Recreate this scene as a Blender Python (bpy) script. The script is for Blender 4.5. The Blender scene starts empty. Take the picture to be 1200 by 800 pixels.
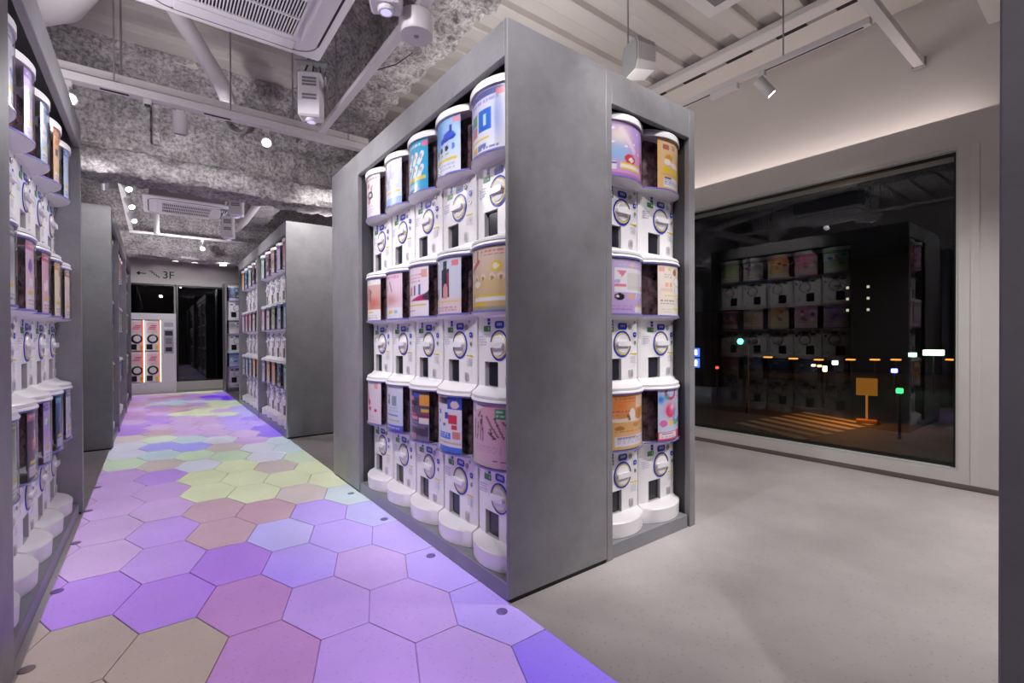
import bpy, bmesh, math, random
import numpy as np
from mathutils import Vector, Matrix, noise

random.seed(7)
rng = np.random.RandomState(7)
scene = bpy.context.scene
COL = scene.collection

# ------------------------------------------------------------------ camera
F_PX, YAW, PITCH, ROLL = 553.22, 0.6474, -0.00605, -0.00354
fw = Vector((math.sin(YAW) * math.cos(PITCH), math.cos(YAW) * math.cos(PITCH), math.sin(PITCH)))
rt = Vector((math.cos(YAW), -math.sin(YAW), 0))
up = rt.cross(fw)
rt, up = math.cos(ROLL) * rt + math.sin(ROLL) * up, -math.sin(ROLL) * rt + math.cos(ROLL) * up
cam_data = bpy.data.cameras.new('camera')
cam_data.sensor_width = 36.0
cam_data.lens = F_PX / 1200.0 * 36.0
cam_data.clip_start = 0.02
cam_data.clip_end = 400
cam = bpy.data.objects.new('camera', cam_data)
COL.objects.link(cam)
m3 = Matrix((rt, up, -fw)).transposed()
cam.matrix_world = Matrix.Translation((0, 0, 1.0)) @ m3.to_4x4()
scene.camera = cam

# ------------------------------------------------------------------ world, exposure
world = bpy.data.worlds.new('night_sky')
scene.world = world
world.use_nodes = True
bgn = world.node_tree.nodes['Background']
bgn.inputs[0].default_value = (0.35, 0.42, 0.6, 1)
bgn.inputs[1].default_value = 0.0015
vs = scene.view_settings
vs.view_transform = 'Standard'
vs.look = 'None'
vs.exposure = 0.0
vs.gamma = 1.0
vs.use_curve_mapping = False
scene.cycles.use_denoising = True
scene.cycles.max_bounces = 8
scene.cycles.diffuse_bounces = 4
scene.cycles.glossy_bounces = 4
scene.cycles.transparent_max_bounces = 16
scene.cycles.caustics_reflective = False
scene.cycles.caustics_refractive = False
scene.cycles.sample_clamp_indirect = 4.0

SPOT_W = 2.0      # overall strength of the track spots and the added spots
PROJ_W = 4.5      # overall strength of the floor projection

# ------------------------------------------------------------------ helpers
def s2l(c):
    c = c / 255.0
    return c / 12.92 if c <= 0.04045 else ((c + 0.055) / 1.055) ** 2.4
def srgb(r, g, b):
    return (s2l(r), s2l(g), s2l(b))

def mat(name, color, rough=0.5, metal=0.0, spec=0.5, var=None, bump=None, emit=None):
    """var = (scale, detail, amount): mottled tint; bump = (scale, strength)"""
    m = bpy.data.materials.new(name)
    m.use_nodes = True
    nt = m.node_tree
    b = nt.nodes['Principled BSDF']
    b.inputs['Base Color'].default_value = (*color, 1)
    b.inputs['Roughness'].default_value = rough
    b.inputs['Metallic'].default_value = metal
    b.inputs['Specular IOR Level'].default_value = spec
    if emit:
        b.inputs['Emission Color'].default_value = (*emit[0], 1)
        b.inputs['Emission Strength'].default_value = emit[1]
    if var or bump:
        geo = nt.nodes.new('ShaderNodeNewGeometry')
    if var:
        n = nt.nodes.new('ShaderNodeTexNoise')
        n.inputs['Scale'].default_value = var[0]
        n.inputs['Detail'].default_value = var[1]
        n.inputs['Roughness'].default_value = 0.62
        nt.links.new(geo.outputs['Position'], n.inputs['Vector'])
        r = nt.nodes.new('ShaderNodeMapRange')
        r.inputs['From Min'].default_value = 0.3
        r.inputs['From Max'].default_value = 0.7
        r.inputs['To Min'].default_value = 1 - var[2]
        r.inputs['To Max'].default_value = 1 + var[2]
        nt.links.new(n.outputs['Fac'], r.inputs['Value'])
        mx = nt.nodes.new('ShaderNodeVectorMath')
        mx.operation = 'SCALE'
        mx.inputs[0].default_value = color
        nt.links.new(r.outputs[0], mx.inputs['Scale'])
        nt.links.new(mx.outputs[0], b.inputs['Base Color'])
    if bump:
        n2 = nt.nodes.new('ShaderNodeTexNoise')
        n2.inputs['Scale'].default_value = bump[0]
        n2.inputs['Detail'].default_value = 5
        nt.links.new(geo.outputs['Position'], n2.inputs['Vector'])
        bp = nt.nodes.new('ShaderNodeBump')
        bp.inputs['Strength'].default_value = bump[1]
        bp.inputs['Distance'].default_value = 0.01
        nt.links.new(n2.outputs['Fac'], bp.inputs['Height'])
        nt.links.new(bp.outputs[0], b.inputs['Normal'])
    return m

def emis(name, color, strength):
    m = bpy.data.materials.new(name)
    m.use_nodes = True
    nt = m.node_tree
    nt.nodes.clear()
    e = nt.nodes.new('ShaderNodeEmission')
    e.inputs[0].default_value = (*color, 1)
    e.inputs[1].default_value = strength
    o = nt.nodes.new('ShaderNodeOutputMaterial')
    nt.links.new(e.outputs[0], o.inputs[0])
    return m

def clear_mat(name, ior, tint=(1, 1, 1), rough=0.02, boost=1.0):
    """thin clear sheet: Fresnel mirror over transparency"""
    m = bpy.data.materials.new(name)
    m.use_nodes = True
    nt = m.node_tree
    nt.nodes.clear()
    def mth(op, *x):
        n = nt.nodes.new('ShaderNodeMath'); n.operation = op
        for i, q in enumerate(x):
            if isinstance(q, (int, float)): n.inputs[i].default_value = q
            else: nt.links.new(q, n.inputs[i])
        return n.outputs[0]
    geo = nt.nodes.new('ShaderNodeNewGeometry')
    dot = nt.nodes.new('ShaderNodeVectorMath'); dot.operation = 'DOT_PRODUCT'
    nt.links.new(geo.outputs['Incoming'], dot.inputs[0]); nt.links.new(geo.outputs['Normal'], dot.inputs[1])
    f0 = ((ior - 1) / (ior + 1)) ** 2
    frs = mth('MULTIPLY_ADD', mth('POWER', mth('SUBTRACT', 1.0, mth('ABSOLUTE', dot.outputs['Value'])), 5.0), 1 - f0, f0)
    t = nt.nodes.new('ShaderNodeBsdfTransparent')
    t.inputs[0].default_value = (*tint, 1)
    g = nt.nodes.new('ShaderNodeBsdfGlossy')
    g.inputs['Roughness'].default_value = rough
    mul = nt.nodes.new('ShaderNodeMath')
    mul.operation = 'MULTIPLY'
    mul.use_clamp = True
    mul.inputs[1].default_value = boost
    nt.links.new(frs, mul.inputs[0])
    mix = nt.nodes.new('ShaderNodeMixShader')
    nt.links.new(mul.outputs[0], mix.inputs[0])
    nt.links.new(t.outputs[0], mix.inputs[1])
    nt.links.new(g.outputs[0], mix.inputs[2])
    o = nt.nodes.new('ShaderNodeOutputMaterial')
    nt.links.new(mix.outputs[0], o.inputs[0])
    return m

def vcol_mat(name, rough=0.3):
    m = bpy.data.materials.new(name)
    m.use_nodes = True
    nt = m.node_tree
    b = nt.nodes['Principled BSDF']
    a = nt.nodes.new('ShaderNodeAttribute')
    a.attribute_name = 'Col'
    nt.links.new(a.outputs['Color'], b.inputs['Base Color'])
    b.inputs['Roughness'].default_value = rough
    return m

class MB:
    """collects geometry for one mesh"""
    def __init__(self):
        self.v, self.f = [], []
    def add(self, v, f):
        n = len(self.v)
        self.v += [tuple(p) for p in v]
        self.f += [tuple(i + n for i in q) for q in f]
        return self
    def box(self, x0, x1, y0, y1, z0, z1, c=0.0):
        if c <= 0:
            v = [(x, y, z) for x in (x0, x1) for y in (y0, y1) for z in (z0, z1)]
            f = [(0, 1, 3, 2), (4, 6, 7, 5), (0, 4, 5, 1), (2, 3, 7, 6), (0, 2, 6, 4), (1, 5, 7, 3)]
            return self.add(v, f)
        bm = bmesh.new()
        r = bmesh.ops.create_cube(bm, size=1)
        for p in bm.verts:
            p.co = Vector((x0 + (p.co.x + .5) * (x1 - x0), y0 + (p.co.y + .5) * (y1 - y0), z0 + (p.co.z + .5) * (z1 - z0)))
        bmesh.ops.bevel(bm, geom=list(bm.edges), offset=c, segments=1, affect='EDGES')
        bm.verts.index_update()
        self.add([tuple(p.co) for p in bm.verts], [tuple(q.index for q in fc.verts) for fc in bm.faces])
        bm.free()
        return self
    def obox(self, M, sx, sy, sz):
        """oriented box: matrix M, full sizes"""
        v = [M @ Vector((x, y, z)) for x in (-sx / 2, sx / 2) for y in (-sy / 2, sy / 2) for z in (-sz / 2, sz / 2)]
        f = [(0, 1, 3, 2), (4, 6, 7, 5), (0, 4, 5, 1), (2, 3, 7, 6), (0, 2, 6, 4), (1, 5, 7, 3)]
        return self.add(v, f)
    def lathe(self, prof, M=None, n=24, cap=True):
        """prof: list of (r, z) revolved about local z"""
        M = M or Matrix()
        v, f = [], []
        for r, z in prof:
            for k in range(n):
                a = 2 * math.pi * k / n
                v.append(M @ Vector((r * math.cos(a), r * math.sin(a), z)))
        for i in range(len(prof) - 1):
            for k in range(n):
                k2 = (k + 1) % n
                f.append((i * n + k, i * n + k2, (i + 1) * n + k2, (i + 1) * n + k))
        if cap:
            f.append(tuple(range(n - 1, -1, -1)))
            f.append(tuple((len(prof) - 1) * n + k for k in range(n)))
        return self.add(v, f)
    def tube(self, pts, r, n=10):
        pts = [Vector(p) for p in pts]
        rings = []
        v, f = [], []
        for i, p in enumerate(pts):
            d = (pts[min(i + 1, len(pts) - 1)] - pts[max(i - 1, 0)]).normalized()
            q = d.to_track_quat('Z', 'Y')
            rr = r[i] if isinstance(r, (list, tuple)) else r
            for k in range(n):
                a = 2 * math.pi * k / n
                v.append(p + q @ Vector((rr * math.cos(a), rr * math.sin(a), 0)))
        for i in range(len(pts) - 1):
            for k in range(n):
                k2 = (k + 1) % n
                f.append((i * n + k, i * n + k2, (i + 1) * n + k2, (i + 1) * n + k))
        f.append(tuple(range(n - 1, -1, -1)))
        f.append(tuple((len(pts) - 1) * n + k for k in range(n)))
        return self.add(v, f)
    def mesh(self, name, material, smooth=False):
        me = bpy.data.meshes.new(name)
        me.from_pydata(self.v, [], self.f)
        me.materials.append(material)
        if smooth:
            me.polygons.foreach_set('use_smooth', [True] * len(me.polygons))
            try:
                me.set_sharp_from_angle(angle=math.radians(38))
            except Exception:
                pass
        me.update()
        return me
    def build(self, name, material, parent=None, smooth=False):
        return link(name, self.mesh(name, material, smooth), parent)

def link(name, data, parent=None):
    o = bpy.data.objects.new(name, data)
    COL.objects.link(o)
    if parent:
        o.parent = parent
    return o
def tag(o, label=None, cat=None, group=None, kind=None):
    if label: o['label'] = label
    if cat: o['category'] = cat
    if group: o['group'] = group
    if kind: o['kind'] = kind
    return o
def empty(name, loc, rz=0.0, label=None, cat=None, group=None):
    o = bpy.data.objects.new(name, None)
    o.empty_display_size = 0.05
    COL.objects.link(o)
    o.location = loc
    o.rotation_euler = (0, 0, rz)
    return tag(o, label, cat, group)
def fix_normals(o):
    bm = bmesh.new()
    bm.from_mesh(o.data)
    bmesh.ops.recalc_face_normals(bm, faces=bm.faces)
    bm.to_mesh(o.data)
    bm.free()
    return o
def struct(o):
    o['kind'] = 'structure'
    return o

# ------------------------------------------------------------------ materials
M = {}
M['concrete'] = mat('floor_concrete', srgb(195, 189, 188), 0.42, var=(1.5, 7, 0.17), bump=(60, 0.05))
M['tile'] = mat('hex_tile_concrete', srgb(195, 189, 189), 0.4, var=(3.0, 6, 0.07), bump=(70, 0.06))
M['joint'] = mat('tile_joint', srgb(166, 158, 160), 0.8)
def speckle(m, scale, dark):
    nt = m.node_tree
    b = nt.nodes['Principled BSDF']
    src = b.inputs['Base Color'].links[0].from_socket
    geo = nt.nodes.new('ShaderNodeNewGeometry')
    vo = nt.nodes.new('ShaderNodeTexVoronoi')
    vo.inputs['Scale'].default_value = scale
    nt.links.new(geo.outputs['Position'], vo.inputs['Vector'])
    r = nt.nodes.new('ShaderNodeMapRange')
    r.inputs['From Min'].default_value = 0.08
    r.inputs['From Max'].default_value = 0.22
    r.inputs['To Min'].default_value = dark
    r.inputs['To Max'].default_value = 1.0
    nt.links.new(vo.outputs['Distance'], r.inputs['Value'])
    sc = nt.nodes.new('ShaderNodeVectorMath')
    sc.operation = 'SCALE'
    nt.links.new(src, sc.inputs[0])
    nt.links.new(r.outputs[0], sc.inputs['Scale'])
    nt.links.new(sc.outputs[0], b.inputs['Base Color'])
speckle(M['concrete'], 42, 0.78)
speckle(M['tile'], 48, 0.8)
M['panel'] = mat('grey_mortar_panel', srgb(134, 133, 136), 0.42, spec=0.5, var=(7, 9, 0.13), bump=(24, 0.16))
M['panel_edge'] = mat('grey_panel_trim', srgb(112, 112, 116), 0.4, var=(9, 5, 0.06))
M['inner'] = mat('shade_toned_inner', srgb(66, 66, 70), 0.7)  # darker panel grey: the shade of the unlit insides put into the colour
M['toe'] = mat('black_toe_kick', srgb(22, 21, 22), 0.8)
M['plinth'] = mat('grey_plinth', srgb(132, 132, 138), 0.45, var=(10, 4, 0.05))
M['wall'] = mat('white_wall_paint', srgb(222, 217, 213), 0.75, var=(2.5, 3, 0.02))
M['trimw'] = mat('white_trim', srgb(226, 222, 219), 0.5)
M['base'] = mat('grey_base_strip', srgb(150, 144, 140), 0.6)
M['deck'] = mat('painted_metal_deck', srgb(206, 200, 196), 0.55, var=(3, 4, 0.05))
M['spray'] = mat('sprayed_fireproofing', srgb(178, 173, 174), 0.95, var=(4.5, 3, 0.30), bump=(55, 1.0))
def grain(m, scale, lo, hi):
    nt = m.node_tree
    b = nt.nodes['Principled BSDF']
    src = b.inputs['Base Color'].links[0].from_socket
    geo = nt.nodes.new('ShaderNodeNewGeometry')
    n = nt.nodes.new('ShaderNodeTexNoise')
    n.inputs['Scale'].default_value = scale
    n.inputs['Detail'].default_value = 6
    n.inputs['Roughness'].default_value = 0.7
    nt.links.new(geo.outputs['Position'], n.inputs['Vector'])
    r = nt.nodes.new('ShaderNodeMapRange')
    r.inputs['From Min'].default_value = 0.35
    r.inputs['From Max'].default_value = 0.6
    r.inputs['To Min'].default_value = lo
    r.inputs['To Max'].default_value = hi
    nt.links.new(n.outputs['Fac'], r.inputs['Value'])
    sc = nt.nodes.new('ShaderNodeVectorMath')
    sc.operation = 'SCALE'
    nt.links.new(src, sc.inputs[0])
    nt.links.new(r.outputs[0], sc.inputs['Scale'])
    nt.links.new(sc.outputs[0], b.inputs['Base Color'])
grain(M['spray'], 34, 0.35, 1.15)
M['whitem'] = mat('white_metal', srgb(225, 221, 222), 0.4)
M['whitepl'] = mat('white_plastic', srgb(232, 229, 232), 0.4)
M['greyfab'] = mat('grey_speaker_cloth', srgb(132, 132, 134), 0.8)
M['dark'] = mat('dark_plastic', srgb(30, 30, 33), 0.35)
M['black'] = mat('black_slot', srgb(8, 8, 9), 0.7)
M['steel'] = mat('galvanised_steel', srgb(170, 168, 172), 0.35, metal=0.8)
M['lens'] = mat('projector_lens', srgb(40, 40, 60), 0.05, emit=(srgb(200, 190, 255), 1.2))
M['lamp'] = emis('spot_lamp_face', srgb(255, 244, 232), 25.0)
M['mbody'] = mat('machine_white_plastic', srgb(236, 234, 236), 0.3)
M['mlid'] = mat('machine_lid_white', srgb(242, 240, 242), 0.28)
M['mrim'] = mat('machine_rim_blue', srgb(120, 116, 190), 0.3)
M['mdark'] = mat('chute_dark', srgb(34, 35, 46), 0.18)
M['mrecess'] = mat('chute_recess', srgb(196, 192, 196), 0.4)
M['mblue'] = mat('sticker_blue', srgb(34, 48, 178), 0.35)
M['mgreen'] = mat('sticker_green', srgb(52, 128, 74), 0.35)
M['myellow'] = mat('sticker_yellow', srgb(226, 204, 44), 0.35)
M['mgrey'] = mat('coin_lock_grey', srgb(176, 174, 180), 0.3, metal=0.3)
M['mprint'] = mat('small_grey_print', srgb(196, 196, 210), 0.5)
M['mknob'] = mat('dial_white', srgb(238, 236, 240), 0.25)
M['mclear'] = clear_mat('clear_bin_plastic', 1.35, (0.93, 0.93, 0.95), 0.06)
M['glass'] = clear_mat('window_glass', 1.5, (0.84, 0.9, 0.88), 0.0, 1.8)
M['smoke'] = clear_mat('dark_glass', 1.5, (0.18, 0.19, 0.2), 0.01, 1.6)
M['poster'] = vcol_mat('printed_poster', 0.35)
M['liner'] = mat('bin_contents_dark', srgb(104, 82, 88), 0.25, var=(24, 3, 0.95))
M['ink'] = mat('sign_ink_black', srgb(24, 24, 26), 0.6)

# ------------------------------------------------------------------ lamps that light the room
def spot(name, loc, target, watts, deg=70, blend=0.7, color=None, radius=0.04):
    if color is None: color = (0.985, 0.95, 0.985) if loc[0] < 1.1 else (1, 0.95, 0.945)
    l = bpy.data.lights.new(name, 'SPOT')
    l.energy = watts * SPOT_W
    l.spot_size = math.radians(deg)
    l.spot_blend = blend
    l.shadow_soft_size = radius
    l.color = color
    o = bpy.data.objects.new(name, l)
    COL.objects.link(o)
    o.location = loc
    o.rotation_euler = (Vector(target) - Vector(loc)).to_track_quat('-Z', 'Y').to_euler()
    return o

# floor projection: each ceiling projector throws a pattern of coloured hexagons on its stretch of the aisle
HX0, HY0, HA, HH = 0.273, 2.045, 0.2425, 0.41      # hexagon lattice of the aisle floor
AX0, AX1 = -0.334, 1.066                            # aisle edges
FLOOR_LOOK = {'P': (170, 133, 224), 'V': (170, 148, 242), 'L': (190, 163, 216), 'K': (176, 137, 194), 'D': (186, 156, 172),
       'B': (168, 157, 150), 'S': (178, 174, 240), 'Y': (206, 216, 184), 'M': (179, 149, 224), 'W': (200, 204, 222), 'G': (194, 213, 192),
       'N': (192, 183, 184), 'R': (186, 161, 176), 'I': (140, 104, 240), 'T': (184, 205, 216), 'C': (168, 168, 240)}
ROOM_LIGHT = (0.175, 0.165, 0.165)     # what the other lamps already give the aisle floor
PAL = {k: tuple(max(0.004, s2l(c[i]) - ROOM_LIGHT[i]) for i in range(3)) for k, c in FLOOR_LOOK.items()}
ROWS = {  # row j: colours of columns -2..4 (read from the photograph)
    -5: 'BBKPVVV', -4: 'BBKPVVV', -3: 'BBKMMIV', -2: 'BBKMMVV', -1: 'BBKMMVV', 0: 'BPKVMVS', 1: 'PMPSVCC', 2: 'LMRDVTC',
    3: 'LLRYNYT', 4: 'LLYYYYY', 5: 'LMYYNGN', 6: 'LNWGWTG', 7: 'GTGNWTG', 8: 'WCCWLIT', 9: 'WGTLLIV',
    10: 'NRLLVVC', 11: 'PLLLVIC', 12: 'PPLLVCC', 13: 'LPLYGCV', 14: 'KLYYLCC', 15: 'KKDNYGC', 16: 'LKDLYGG',
    17: 'LTTWGIG', 18: 'DLTLVIV', 19: 'LDLLIVC', 20: 'LLDLLVV', 21: 'LNNYYYN', 22: 'LLNYYYN', 23: 'LLLLLLL', 24: 'LLLLLLL'}

def projector_light(name, loc, y0, y1, level):
    l = bpy.data.lights.new(name, 'SPOT')
    l.energy = 100.0 * level * PROJ_W
    l.spot_size = math.radians(175)
    l.spot_blend = 0.0
    l.shadow_soft_size = 0.004
    l.use_nodes = True
    nt = l.node_tree
    nt.nodes.clear()
    def N(t, **k):
        n = nt.nodes.new(t)
        for a, b in k.items():
            setattr(n, a, b)
        return n
    def mth(op, a, b=None, c=None):
        n = N('ShaderNodeMath', operation=op)
        for i, x in enumerate((a, b, c)):
            if x is None: continue
            if isinstance(x, (int, float)): n.inputs[i].default_value = x
            else: nt.links.new(x, n.inputs[i])
        return n.outputs[0]
    geo = N('ShaderNodeNewGeometry')
    sd = N('ShaderNodeSeparateXYZ'); nt.links.new(geo.outputs['Incoming'], sd.inputs[0])
    dz = mth('MINIMUM', sd.outputs[2], -0.02)
    t = mth('DIVIDE', -loc[2], dz)
    x = mth('MULTIPLY_ADD', sd.outputs[0], t, loc[0])
    y = mth('MULTIPLY_ADD', sd.outputs[1], t, loc[1])
    X = mth('MULTIPLY_ADD', x, 1 / HA, -HX0 / HA)
    Y = mth('MULTIPLY_ADD', y, 1 / HH, -HY0 / HH)
    def cand(odd):
        m = mth('MULTIPLY', mth('ROUND', mth('MULTIPLY_ADD', X, 0.5, -0.5 * odd)), 2.0)
        m = mth('ADD', m, float(odd))
        n = mth('ROUND', mth('SUBTRACT', Y, 0.5 * odd))
        dx = mth('MULTIPLY', mth('SUBTRACT', X, m), 1.5)
        dy = mth('MULTIPLY', mth('SUBTRACT', mth('SUBTRACT', Y, 0.5 * odd), n), 1.7320508)
        return m, n, mth('ADD', mth('MULTIPLY', dx, dx), mth('MULTIPLY', dy, dy))
    mA, nA, dA = cand(0)
    mB, nB, dB = cand(1)
    s = mth('LESS_THAN', dB, dA)
    ci = mth('ADD', mA, mth('MULTIPLY', s, mth('SUBTRACT', mB, mA)))
    cj = mth('ADD', nA, mth('MULTIPLY', s, mth('SUBTRACT', nB, nA)))
    fac = mth('MULTIPLY_ADD', cj, 1 / 32.0, 5.5 / 32.0)
    total = None
    for col in range(-3, 5):
        rp = N('ShaderNodeValToRGB')
        cr = rp.color_ramp
        cr.interpolation = 'CONSTANT'
        k = max(col, -2) + 2
        prev = None
        first = True
        for j in range(-5, 25):
            ch = ROWS[j][k]
            if ch == prev: continue
            prev = ch
            c = (*PAL[ch], 1)
            if first:
                cr.elements[0].position = 0.0
                cr.elements[0].color = c
                while len(cr.elements) > 1: cr.elements.remove(cr.elements[-1])
                first = False
            else:
                e = cr.elements.new((j + 5) / 32.0)
                e.color = c
        nt.links.new(fac, rp.inputs[0])
        msk = mth('COMPARE', ci, float(col), 0.3)
        vm = N('ShaderNodeVectorMath', operation='SCALE')
        nt.links.new(rp.outputs[0], vm.inputs[0])
        nt.links.new(msk, vm.inputs['Scale'])
        if total is None: total = vm.outputs[0]
        else:
            ad = N('ShaderNodeVectorMath', operation='ADD')
            nt.links.new(total, ad.inputs[0]); nt.links.new(vm.outputs[0], ad.inputs[1])
            total = ad.outputs[0]
    # soft clouds drifting through the projected picture
    nz = N('ShaderNodeTexNoise'); nz.inputs['Scale'].default_value = 2.6; nz.inputs['Detail'].default_value = 2
    cv = N('ShaderNodeCombineXYZ'); nt.links.new(x, cv.inputs[0]); nt.links.new(y, cv.inputs[1])
    nt.links.new(cv.outputs[0], nz.inputs['Vector'])
    cloud = mth('MULTIPLY_ADD', nz.outputs[0], 0.6, 0.7)
    inside = mth('MULTIPLY', mth('MULTIPLY', mth('GREATER_THAN', x, AX0), mth('LESS_THAN', x, AX1)),
                 mth('MULTIPLY', mth('GREATER_THAN', y, y0), mth('LESS_THAN', y, y1)))
    inv = mth('DIVIDE', 1.0, mth('MULTIPLY', dz, -1.0))
    comp = mth('POWER', inv, 3.0)          # keystone-corrected projector: even light over its picture
    st = mth('MULTIPLY', mth('MULTIPLY', inside, comp), mth('MULTIPLY', cloud, loc[2] ** 2 / 6.0))
    em = N('ShaderNodeEmission')
    nt.links.new(total, em.inputs[0]); nt.links.new(st, em.inputs[1])
    out = N('ShaderNodeOutputLight')
    nt.links.new(em.outputs[0], out.inputs[0])
    o = bpy.data.objects.new(name, l)
    COL.objects.link(o)
    o.location = loc
    return o
PROJ_POS = [((0.88, 2.14, 2.66), 0.4, 2.66), ((0.86, 3.40, 2.60), 2.66, 5.53), ((0.80, 6.6, 2.60), 5.53, 8.4), ((0.82, 7.6, 2.50), 8.4, 10.95)]
for p, a, b in PROJ_POS:
    projector_light('projector_beam', (p[0], p[1], p[2] - 0.14), a, b, 1.0)

# spots: beams of modelled heads, plus added spots with no fixture to brighten surfaces
SPOTS = []   # (lamp position, aim, watts, cone)
# over the near aisle, aimed at the machine fronts
SPOTS += [((-0.40, 3.88, 2.45), (1.05, 2.9, 1.4), 30, 60), ((0.67, 3.88, 2.45), (-0.34, 2.9, 1.4), 24, 60)]
SPOTS += [((-0.15, 1.3, 2.75), (1.05, 2.2, 1.65), 56, 72), ((-0.1, 2.5, 2.75), (1.05, 2.5, 0.85), 26, 46), ((-0.05, 3.0, 2.75), (1.05, 3.1, 1.9), 36, 70), ((0.85, 2.0, 2.75), (-0.34, 2.9, 1.45), 40, 64)]  # added spots without heads, brightening the machine fronts and fascia
SPOTS += [((0.15, 4.10, 2.40), (0.4, 5.0, 2.47), 16, 130), ((0.2, -0.9, 2.75), (1.05, 0.0, 1.2), 34, 70)]  # added spots that lift the sprayed beam and the near cabinet corner
# window bay: the head in view, and an added spot for the machines facing it
SPOTS += [((3.585, 1.58, 2.75), (4.15, 1.0, 0.6), 10, 75), ((3.53, 2.7, 2.9), (2.3, 2.75, 1.9), 110, 52)]
# added spots over the open floor, aimed at the end face and the floor
SPOTS += [((2.5, -0.2, 2.9), (2.02, 1.42, 0.85), 44, 32), ((3.2, -0.4, 2.9), (3.1, 1.3, 0.0), 104, 76), ((0.80, 0.45, 2.80), (1.40, 1.42, 2.10), 44, 58), ((2.05, 0.75, 2.95), (1.98, 1.42, 1.9), 34, 62), ((2.7, -0.9, 2.9), (2.6, 0.5, 0.0), 34, 54)]
# far aisle: added spots apart from the modelled heads
SPOTS += [((0.0, 6.5, 2.52), (1.05, 6.2, 1.4), 32, 80), ((0.0, 7.9, 2.52), (1.05, 7.6, 1.4), 32, 80), ((0.6, 8.6, 2.55), (-0.3, 8.0, 1.2), 25, 80),
          ((0.3, 8.5, 2.45), (0.3, 9.62, 2.85), 16, 110), ((0.5, 9.1, 2.3), (0.3, 11.4, 1.2), 30, 80), ((1.3, 4.3, 2.55), (1.5, 5.13, 1.9), 34, 85), ((-0.3, 4.6, 2.45), (-0.5, 5.66, 1.6), 14, 80)]
for i, (p, a, w, d) in enumerate(SPOTS):
    spot('track_or_added_spot', p, a, w, d)
# added area lights over the cabinet tops, no fixture, to brighten the ceiling
def added_uplight(x, y, z, sx, sy, watts):
    l = bpy.data.lights.new('added_ceiling_uplight', 'AREA')
    l.shape = 'RECTANGLE'; l.size = sx; l.size_y = sy; l.energy = watts; l.color = (0.985, 0.945, 0.985) if x < 1.6 else (1, 0.945, 0.94)
    o = bpy.data.objects.new('added_ceiling_uplight', l); COL.objects.link(o)
    o.location = (x, y, z); o.rotation_euler = (math.pi, 0, 0)
for q in ((2.0, 2.5, 2.215, 0.3, 1.9, 17), (-0.6, 2.6, 2.25, 0.3, 1.8, 20), (1.5, 6.8, 2.2, 0.3, 3.0, 14), (-0.55, 7.8, 2.235, 0.2, 4.0, 12)):
    added_uplight(*q)

# ================================================================== SETTING
RX0, RX1, RY0, RY1 = -3.0, 4.45, -3.5, 11.5
DECK = 3.45
WX = 4.20            # face of the window wall
# ---- floor: slab round a shallow aisle bed that carries the hexagonal tiles
TY0, TY1 = 0.42, 11.30
b = MB()
b.box(RX0, AX0, RY0, RY1, -0.12, 0)
b.box(AX1, RX1, RY0, RY1, -0.12, 0)
b.box(AX0, AX1, RY0, TY0, -0.12, 0)
b.box(AX0, AX1, TY1, RY1, -0.12, 0)
floor = struct(b.build('floor', M['concrete']))
tag(floor, 'pale grey speckled concrete floor with a strip of hexagons down the aisle')
MB().box(AX0, AX1, TY0, TY1, -0.12, -0.007).build('joint_bed', M['joint'], floor)

def clip(poly, ax, val, keep_less):
    out = []
    for i in range(len(poly)):
        p, q = poly[i], poly[(i + 1) % len(poly)]
        pin = (p[ax] <= val) == keep_less or p[ax] == val
        qin = (q[ax] <= val) == keep_less or q[ax] == val
        if pin: out.append(p)
        if pin != qin:
            t = (val - p[ax]) / (q[ax] - p[ax])
            out.append((p[0] + t * (q[0] - p[0]), p[1] + t * (q[1] - p[1])))
    return out
G = 0.0018           # half joint
hs, hq = HA / 1.5, HH / 2
tile_cache = {}
for i in range(-3, 5):
    for j in range(-5, 25):
        cx = HX0 + HA * i
        cy = HY0 + HH * (j + (0.5 if i % 2 else 0))
        a, c = hs - G * 1.15, hq - G
        poly = [(cx + a, cy), (cx + a / 2, cy + c), (cx - a / 2, cy + c), (cx - a, cy), (cx - a / 2, cy - c), (cx + a / 2, cy - c)]
        full = len(poly)
        inside = all(AX0 <= p[0] <= AX1 and TY0 <= p[1] <= TY1 for p in poly)
        if not inside:
            for ax, val, kl in ((0, AX0, False), (0, AX1, True), (1, TY0, False), (1, TY1, True)):
                poly = clip(poly, ax, val, kl)
                if len(poly) < 3: break
            if len(poly) < 3: continue
            if max(p[0] for p in poly) - min(p[0] for p in poly) < 0.01: continue
            if max(p[1] for p in poly) - min(p[1] for p in poly) < 0.01: continue
        n = len(poly)
        if inside and 'full' in tile_cache:
            me = tile_cache['full']
        else:
            v, f = [], []
            loc = [(p[0] - cx, p[1] - cy) for p in poly]
            mx = sum(p[0] for p in loc) / n; my = sum(p[1] for p in loc) / n
            v += [(x, y, -0.009) for x, y in loc]
            v += [(x, y, -0.001) for x, y in loc]
            v += [(mx + (x - mx) * 0.985, my + (y - my) * 0.985, 0.0) for x, y in loc]
            for lv in (0, 1):
                for k in range(n):
                    k2 = (k + 1) % n
                    f.append((lv * n + k, lv * n + k2, (lv + 1) * n + k2, (lv + 1) * n + k))
            f.append(tuple(2 * n + k for k in range(n)))
            me = MB().add(v, f).mesh('hex_tile', M['tile'])
            if inside: tile_cache['full'] = me
        o = link('hex_tile', me, floor)
        o.location = (cx, cy, 0)

ORD = ['first', 'second', 'third', 'fourth', 'fifth']
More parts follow.
